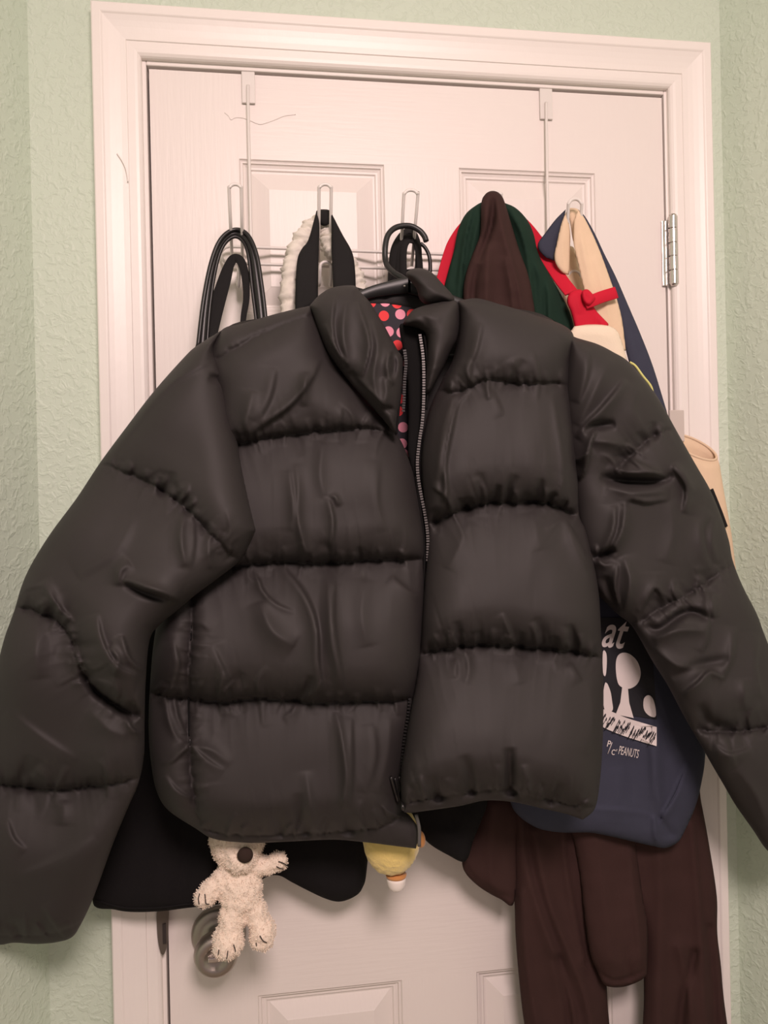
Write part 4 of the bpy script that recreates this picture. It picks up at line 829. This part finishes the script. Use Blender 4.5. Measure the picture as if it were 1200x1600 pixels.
lettering('print_lettering', 'at', 74, (938, 1009), math.radians(6), .35, PRINT_WHITE, pf, .62, label='large white slanted letters', weight=.012)
lettering('print_lettering', 'P', 14, (947.5, 1166), math.radians(14), 0, PRINT_WHITE, pf, .8, weight=.01)
MB().tube(on(nt_y, [(949.5, 1178), (953, 1169), (956.5, 1160)], .0014), .00045, 6).build('print_slash', PRINT_WHITE, pf)
lettering('print_lettering', 'C', 12, (954.5, 1178.5), math.radians(14), 0, PRINT_WHITE, pf, .7, weight=.015)
lettering('print_lettering', '×', 9, (961.5, 1175), math.radians(14), 0, PRINT_WHITE, pf, .5)
lettering('print_lettering', 'PEANUTS', 19, (965.5, 1178), math.radians(12), 0, PRINT_WHITE, pf, .40, label='small white line of lettering')
MB().tube(crom([P1(a) for a in ((984, 566, -.092), (993, 572, -.093), (1004, 587, -.094), (1016, 602, -.094), (1020, 613, -.094))], False, 6), .0016, 8).build('piping', NEON, navy, label='neon yellow piping')
cream = thing('cream_tote_bag', 'cream canvas tote on the rightmost hook, its top edge above the jacket shoulder', 'bag', tuple(P(920, 520, -.08)))
soft('strap', [(886, 328, 1), (877, 350), (870, 380), (866, 404), (876, 424), (889, 430, 1), (890, 400), (891, 365)], [(886, 330, -.080), (880, 420, -.074)], .003, CREAM, cream, gain=2.0, R=7, step=2.6, back=.6, folds=[('s', [(884, 345), (880, 390), (884, 424)], 6, 1.5)])
soft('strap', [(904, 327, 1), (914, 342), (926, 366), (938, 394), (952, 432), (964, 468), (972, 500), (978, 548, 1), (930, 548, 1), (922, 500), (913, 455), (903, 410), (896, 378), (897, 345)], [(904, 330, -.082), (950, 520, -.086)], .003, CREAM, cream, gain=2.0, R=8, step=2.6, back=.6, folds=[('v', [(899, 372), (908, 420), (918, 470)], 5, 2.0), ('s', [(905, 345), (915, 400), (930, 470)], 9, 1.5), ('r', [(930, 400), (945, 460), (955, 510)], 10, 1.5)])
soft('strap_bridge', [(888, 328), (896, 325), (905, 329), (908, 345), (902, 372), (896, 378), (891, 350)], -.066, .004, CREAM, cream, gain=2.0, R=7, step=2.4, back=.7)
soft('strap_back', [(878, 400), (895, 385), (905, 420), (920, 470), (930, 530), (880, 530), (880, 460)], [(890, 390, -.040), (910, 520, -.060)], .003, CREAM, cream, gain=2.0, R=7, step=4, back=.6)
soft('tote_body', [(897, 510, 1), (920, 507), (945, 508), (960, 513), (968, 524), (975, 545), (982, 575), (985, 620), (960, 675), (890, 675), (865, 620), (880, 540)], -.103, .006, CREAM_PALE, cream, R=18, step=3.5, back=.8, folds=[('s', [(905, 520), (935, 520), (960, 530)], 6, 1.2), ('r', [(968, 540), (974, 570)], 7, 1.5)])
pouch = thing('canvas_pouch', 'small cream canvas pouch with an open round rim, by the right door casing', 'pouch', tuple(P(1090, 760, -.06)))
def loft(rings, m, name, parent, n=40, open_top=True, th=.0016):
    V = []; Fc = []
    for (cx, cy, y, rx, ry, tilt, tw) in rings:
        c = P(cx, cy, y)
        for k in range(n):
            q = 2*math.pi*k/n
            # rings lie level, lean towards the viewer by `tilt`, and roll by `tw`
            ex = rx*math.cos(q); ey = ry*math.sin(q)
            p = np.array([ex*math.cos(tw), ey*math.cos(tilt), ey*math.sin(tilt)-ex*math.sin(tw)])
            V.append(c+p)
    R_ = len(rings)
    for i in range(R_-1):
        for k in range(n): Fc.append((i*n+k, i*n+(k+1) % n, (i+1)*n+(k+1) % n, (i+1)*n+k))
    Fc.append(tuple((R_-1)*n+k for k in range(n)))
    o = link(name, V, Fc, m, parent)
    so = o.modifiers.new('solid', 'SOLIDIFY'); so.thickness = th; so.offset = 0
    return o, np.array(V[:n])
po, rim = loft([(1084, 699, -.046, .034, 0.0208, .85, .32), (1087, 716, -.046, .0350, 0.0208, .80, .26), (1092, 760, -.046, .0345, 0.0208, .4, .15), (1098, 830, -.046, .040, 0.0208, .2, .08), (1102, 900, -.046, .044, 0.0208, 0, 0), (1106, 985, -.046, .042, 0.0176, 0, 0), (1107, 1000, -.046, .030, 0.0112, 0, 0)], CREAM, 'pouch_body', pouch)
MB().tube(rim, .0019, 8, closed=True).build('rim', CREAM, po)
for pth in (((1112, 764, -.0672), (1118, 780, -.0672), (1126, 800, -.0665), (1135, 823, -.0650)),):
    V, Fc = strap_geo([P1(a) for a in pth], [.004, .005, .005, .004], .0016); link('black_tape', V, Fc, BLACK_WEB, po)
mb = MB(); a = P(1045, 641, -.036); b = P(1069, 690, -.036); mb.box(a[0], b[0], -.038, -.034, b[2], a[2]); o = mb.build('hanging_tab', TAB, pouch, smooth=False); bevel(o, .0012)

# ================================================================== plush toys
def plush(name, ells, m, parent, vox=.0028, amp=.0011, seed=1):
    mb = MB()
    for c, r, rot in ells: mb.ell(c, r, rot, 20, 12)
    o = mb.build(name, m, parent)
    rm = o.modifiers.new('remesh', 'REMESH'); rm.mode = 'VOXEL'; rm.voxel_size = vox
    sm = o.modifiers.new('smooth', 'SMOOTH'); sm.factor = .6; sm.iterations = 5
    dg = bpy.context.evaluated_depsgraph_get(); me = bpy.data.meshes.new_from_object(o.evaluated_get(dg))
    o.modifiers.clear(); o.data = me; me.name = name
    if not me.materials: me.materials.append(m)
    V = np.array([v.co[:] for v in me.vertices]); N = np.array([v.normal[:] for v in me.vertices])
    w1, w2 = waves(seed, .011, 9), waves(seed+1, .006, 9)
    d = w1(V[:, 0]+V[:, 1]*.6, V[:, 2]-V[:, 1]*.5)*amp+w2(V[:, 0]-V[:, 1]*.6, V[:, 2]+V[:, 1]*.7)*amp*.7
    V += N*d[:, None]; me.vertices.foreach_set('co', V.ravel()); me.update()
    me.polygons.foreach_set('use_smooth', [True]*len(me.polygons))
    return o, V, N
def E(px, py, y, rx, ry, rz, ang=0):  # ellipsoid at a pixel, turned in the picture plane by ang degrees
    return (P(px, py, y-.010), (rx, ry, rz), Matrix.Rotation(math.radians(ang), 3, 'Y'))
wp = thing('white_plush', 'cream fluffy plush animal with a round brown nose, dangling in front of the door knob', 'plush toy', tuple(P(375, 1400, -.095)))
ells = [E(371, 1309, -.088, .033, .028, .038), E(376, 1338, -.098, .020, .024, .018), E(375, 1386, -.092, .0265, .022, .031), E(376, 1400, -.093, .0255, .022, .020),
        E(346, 1376, -.096, .0130, .012, .026, 38), E(327, 1394, -.100, .0125, .011, .017, 25), E(318, 1403, -.101, .011, .0105, .012),
        E(412, 1352, -.095, .021, .0115, .0115, 0), E(434, 1346, -.098, .0125, .0105, .0115),
        E(361, 1440, -.100, .0150, .016, .028, 5), E(357, 1470, -.104, .0185, .019, .020), E(354, 1482, -.109, .0165, .014, .012),
        E(401, 1430, -.096, .0140, .015, .028, -16), E(410, 1456, -.100, .0160, .018, .018), E(410, 1469, -.104, .0140, .013, .011)]
wpo, wv, wn = plush('body', ells, PLUSH, wp, .0024, .0007, 3)
# tufts of the pile
mb = MB(); r_ = np.random.RandomState(5); idx = r_.choice(len(wv), min(9000, len(wv)*2), True)
Vt = []; Ft = []
for i in idx:
    p, n_ = wv[i], wn[i]; t = r_.normal(0, 1, 3); t -= n_*(t@n_); t /= np.linalg.norm(t)+1e-9
    u = np.cross(n_, t); L = r_.uniform(.0008, .0020); k = len(Vt)
    tip = p+n_*L+u*r_.uniform(-.0014, .0014); b2 = t*.0005
    Vt += [p-b2-n_*.0004, p+b2-n_*.0004, tip+b2*.5, tip-b2*.5]; Ft.append((k, k+1, k+2, k+3))
org = ORG[wpo.name]
link('pile', np.array(Vt)+org, Ft, PLUSH, wp, kind='stuff')
def ray_on(px, py, V, depth0):  # nearest visible surface point of a cloud at a pixel
    q = V; d = q-CAM; z = d@FWD; sx = 600+FPX*(d@RGT)/z; sy = 800-FPX*(d@UPV)/z
    m_ = np.hypot(sx-px, sy-py) < 5
    return (q[m_][:, 1].min() if m_.any() else depth0)
WV = wv+org
MB().ell(P(383, 1336, ray_on(383, 1336, WV, -.12)-.002), (.0092, .0050, .0092), n=24, m_=14).build('nose', NOSE, wp, label='round brown felt nose')
def stitch(pts):
    a = [P(x, y, ray_on(x, y, WV, -.11)-.0010) for x, y in pts]
    return MB().tube(crom(a, False, 5), .0006, 6).build('claw_stitch', THREAD, wp)
for pts in ([(312, 1396), (310, 1404), (311, 1413)], [(320, 1397), (321, 1405), (322, 1412), (327, 1413)], [(312, 1419), (316, 1420)], [(435, 1346), (443, 1349), (450, 1354)], [(432, 1354), (438, 1357), (443, 1358)], [(342, 1484), (341, 1492)], [(356, 1486), (355, 1494), (354, 1498)], [(365, 1476), (367, 1482), (368, 1487)], [(406, 1462), (411, 1470), (417, 1473)], [(400, 1473), (401, 1478)]):
    stitch(pts)
MB().tube(crom([P1(a) for a in ((371, 1272, -.088), (369, 1200, -.088), (366, 900, -.090), (362, 830, -.086))], False, 8), .0012, 6).build('hanging_cord', BLACK_WEB, wp)
yp = thing('yellow_plush', 'yellow rounded plush toy with a white tip, showing under the jacket hem by the zip', 'plush toy', tuple(P(612, 1320, -.095)))
ypo, yv, yn = plush('body', [E(612, 1312, -.096, .0352, .025, .043), E(613, 1308, -.096, .0335, .025, .040)], YELLOW, yp, .0026, .0004, 9)
def ring_loft(c, rs, m, name):
    mb = MB(); mb.lathe(c, (0, 0, -1), rs, 28); return mb.build(name, m, yp)
c = P(619, 1366, -.106)
ring_loft(c, [(0, .0128), (.0015, .0125), (.0028, .0122), (.0034, .0115)], ORANGE, 'orange_band')
ring_loft(c+np.array([0, 0, -.0028]), [(0, .0116), (.004, .0117), (.010, .0106), (.014, .0090), (.0165, .0055), (.0172, .001)], WHITE_FELT, 'white_tip')
MB().ell(P(657, 1311, -.110), (.0060, .007, .0105), Matrix.Rotation(math.radians(-8), 3, 'Y')).build('orange_foot', ORANGE, yp)
MB().tube(crom([P1(a) for a in ((612, 1262, -.092), (610, 1200, -.096), (600, 1000, -.098), (560, 830, -.094))], False, 8), .0012, 6).build('hanging_cord', BLACK_WEB, yp)
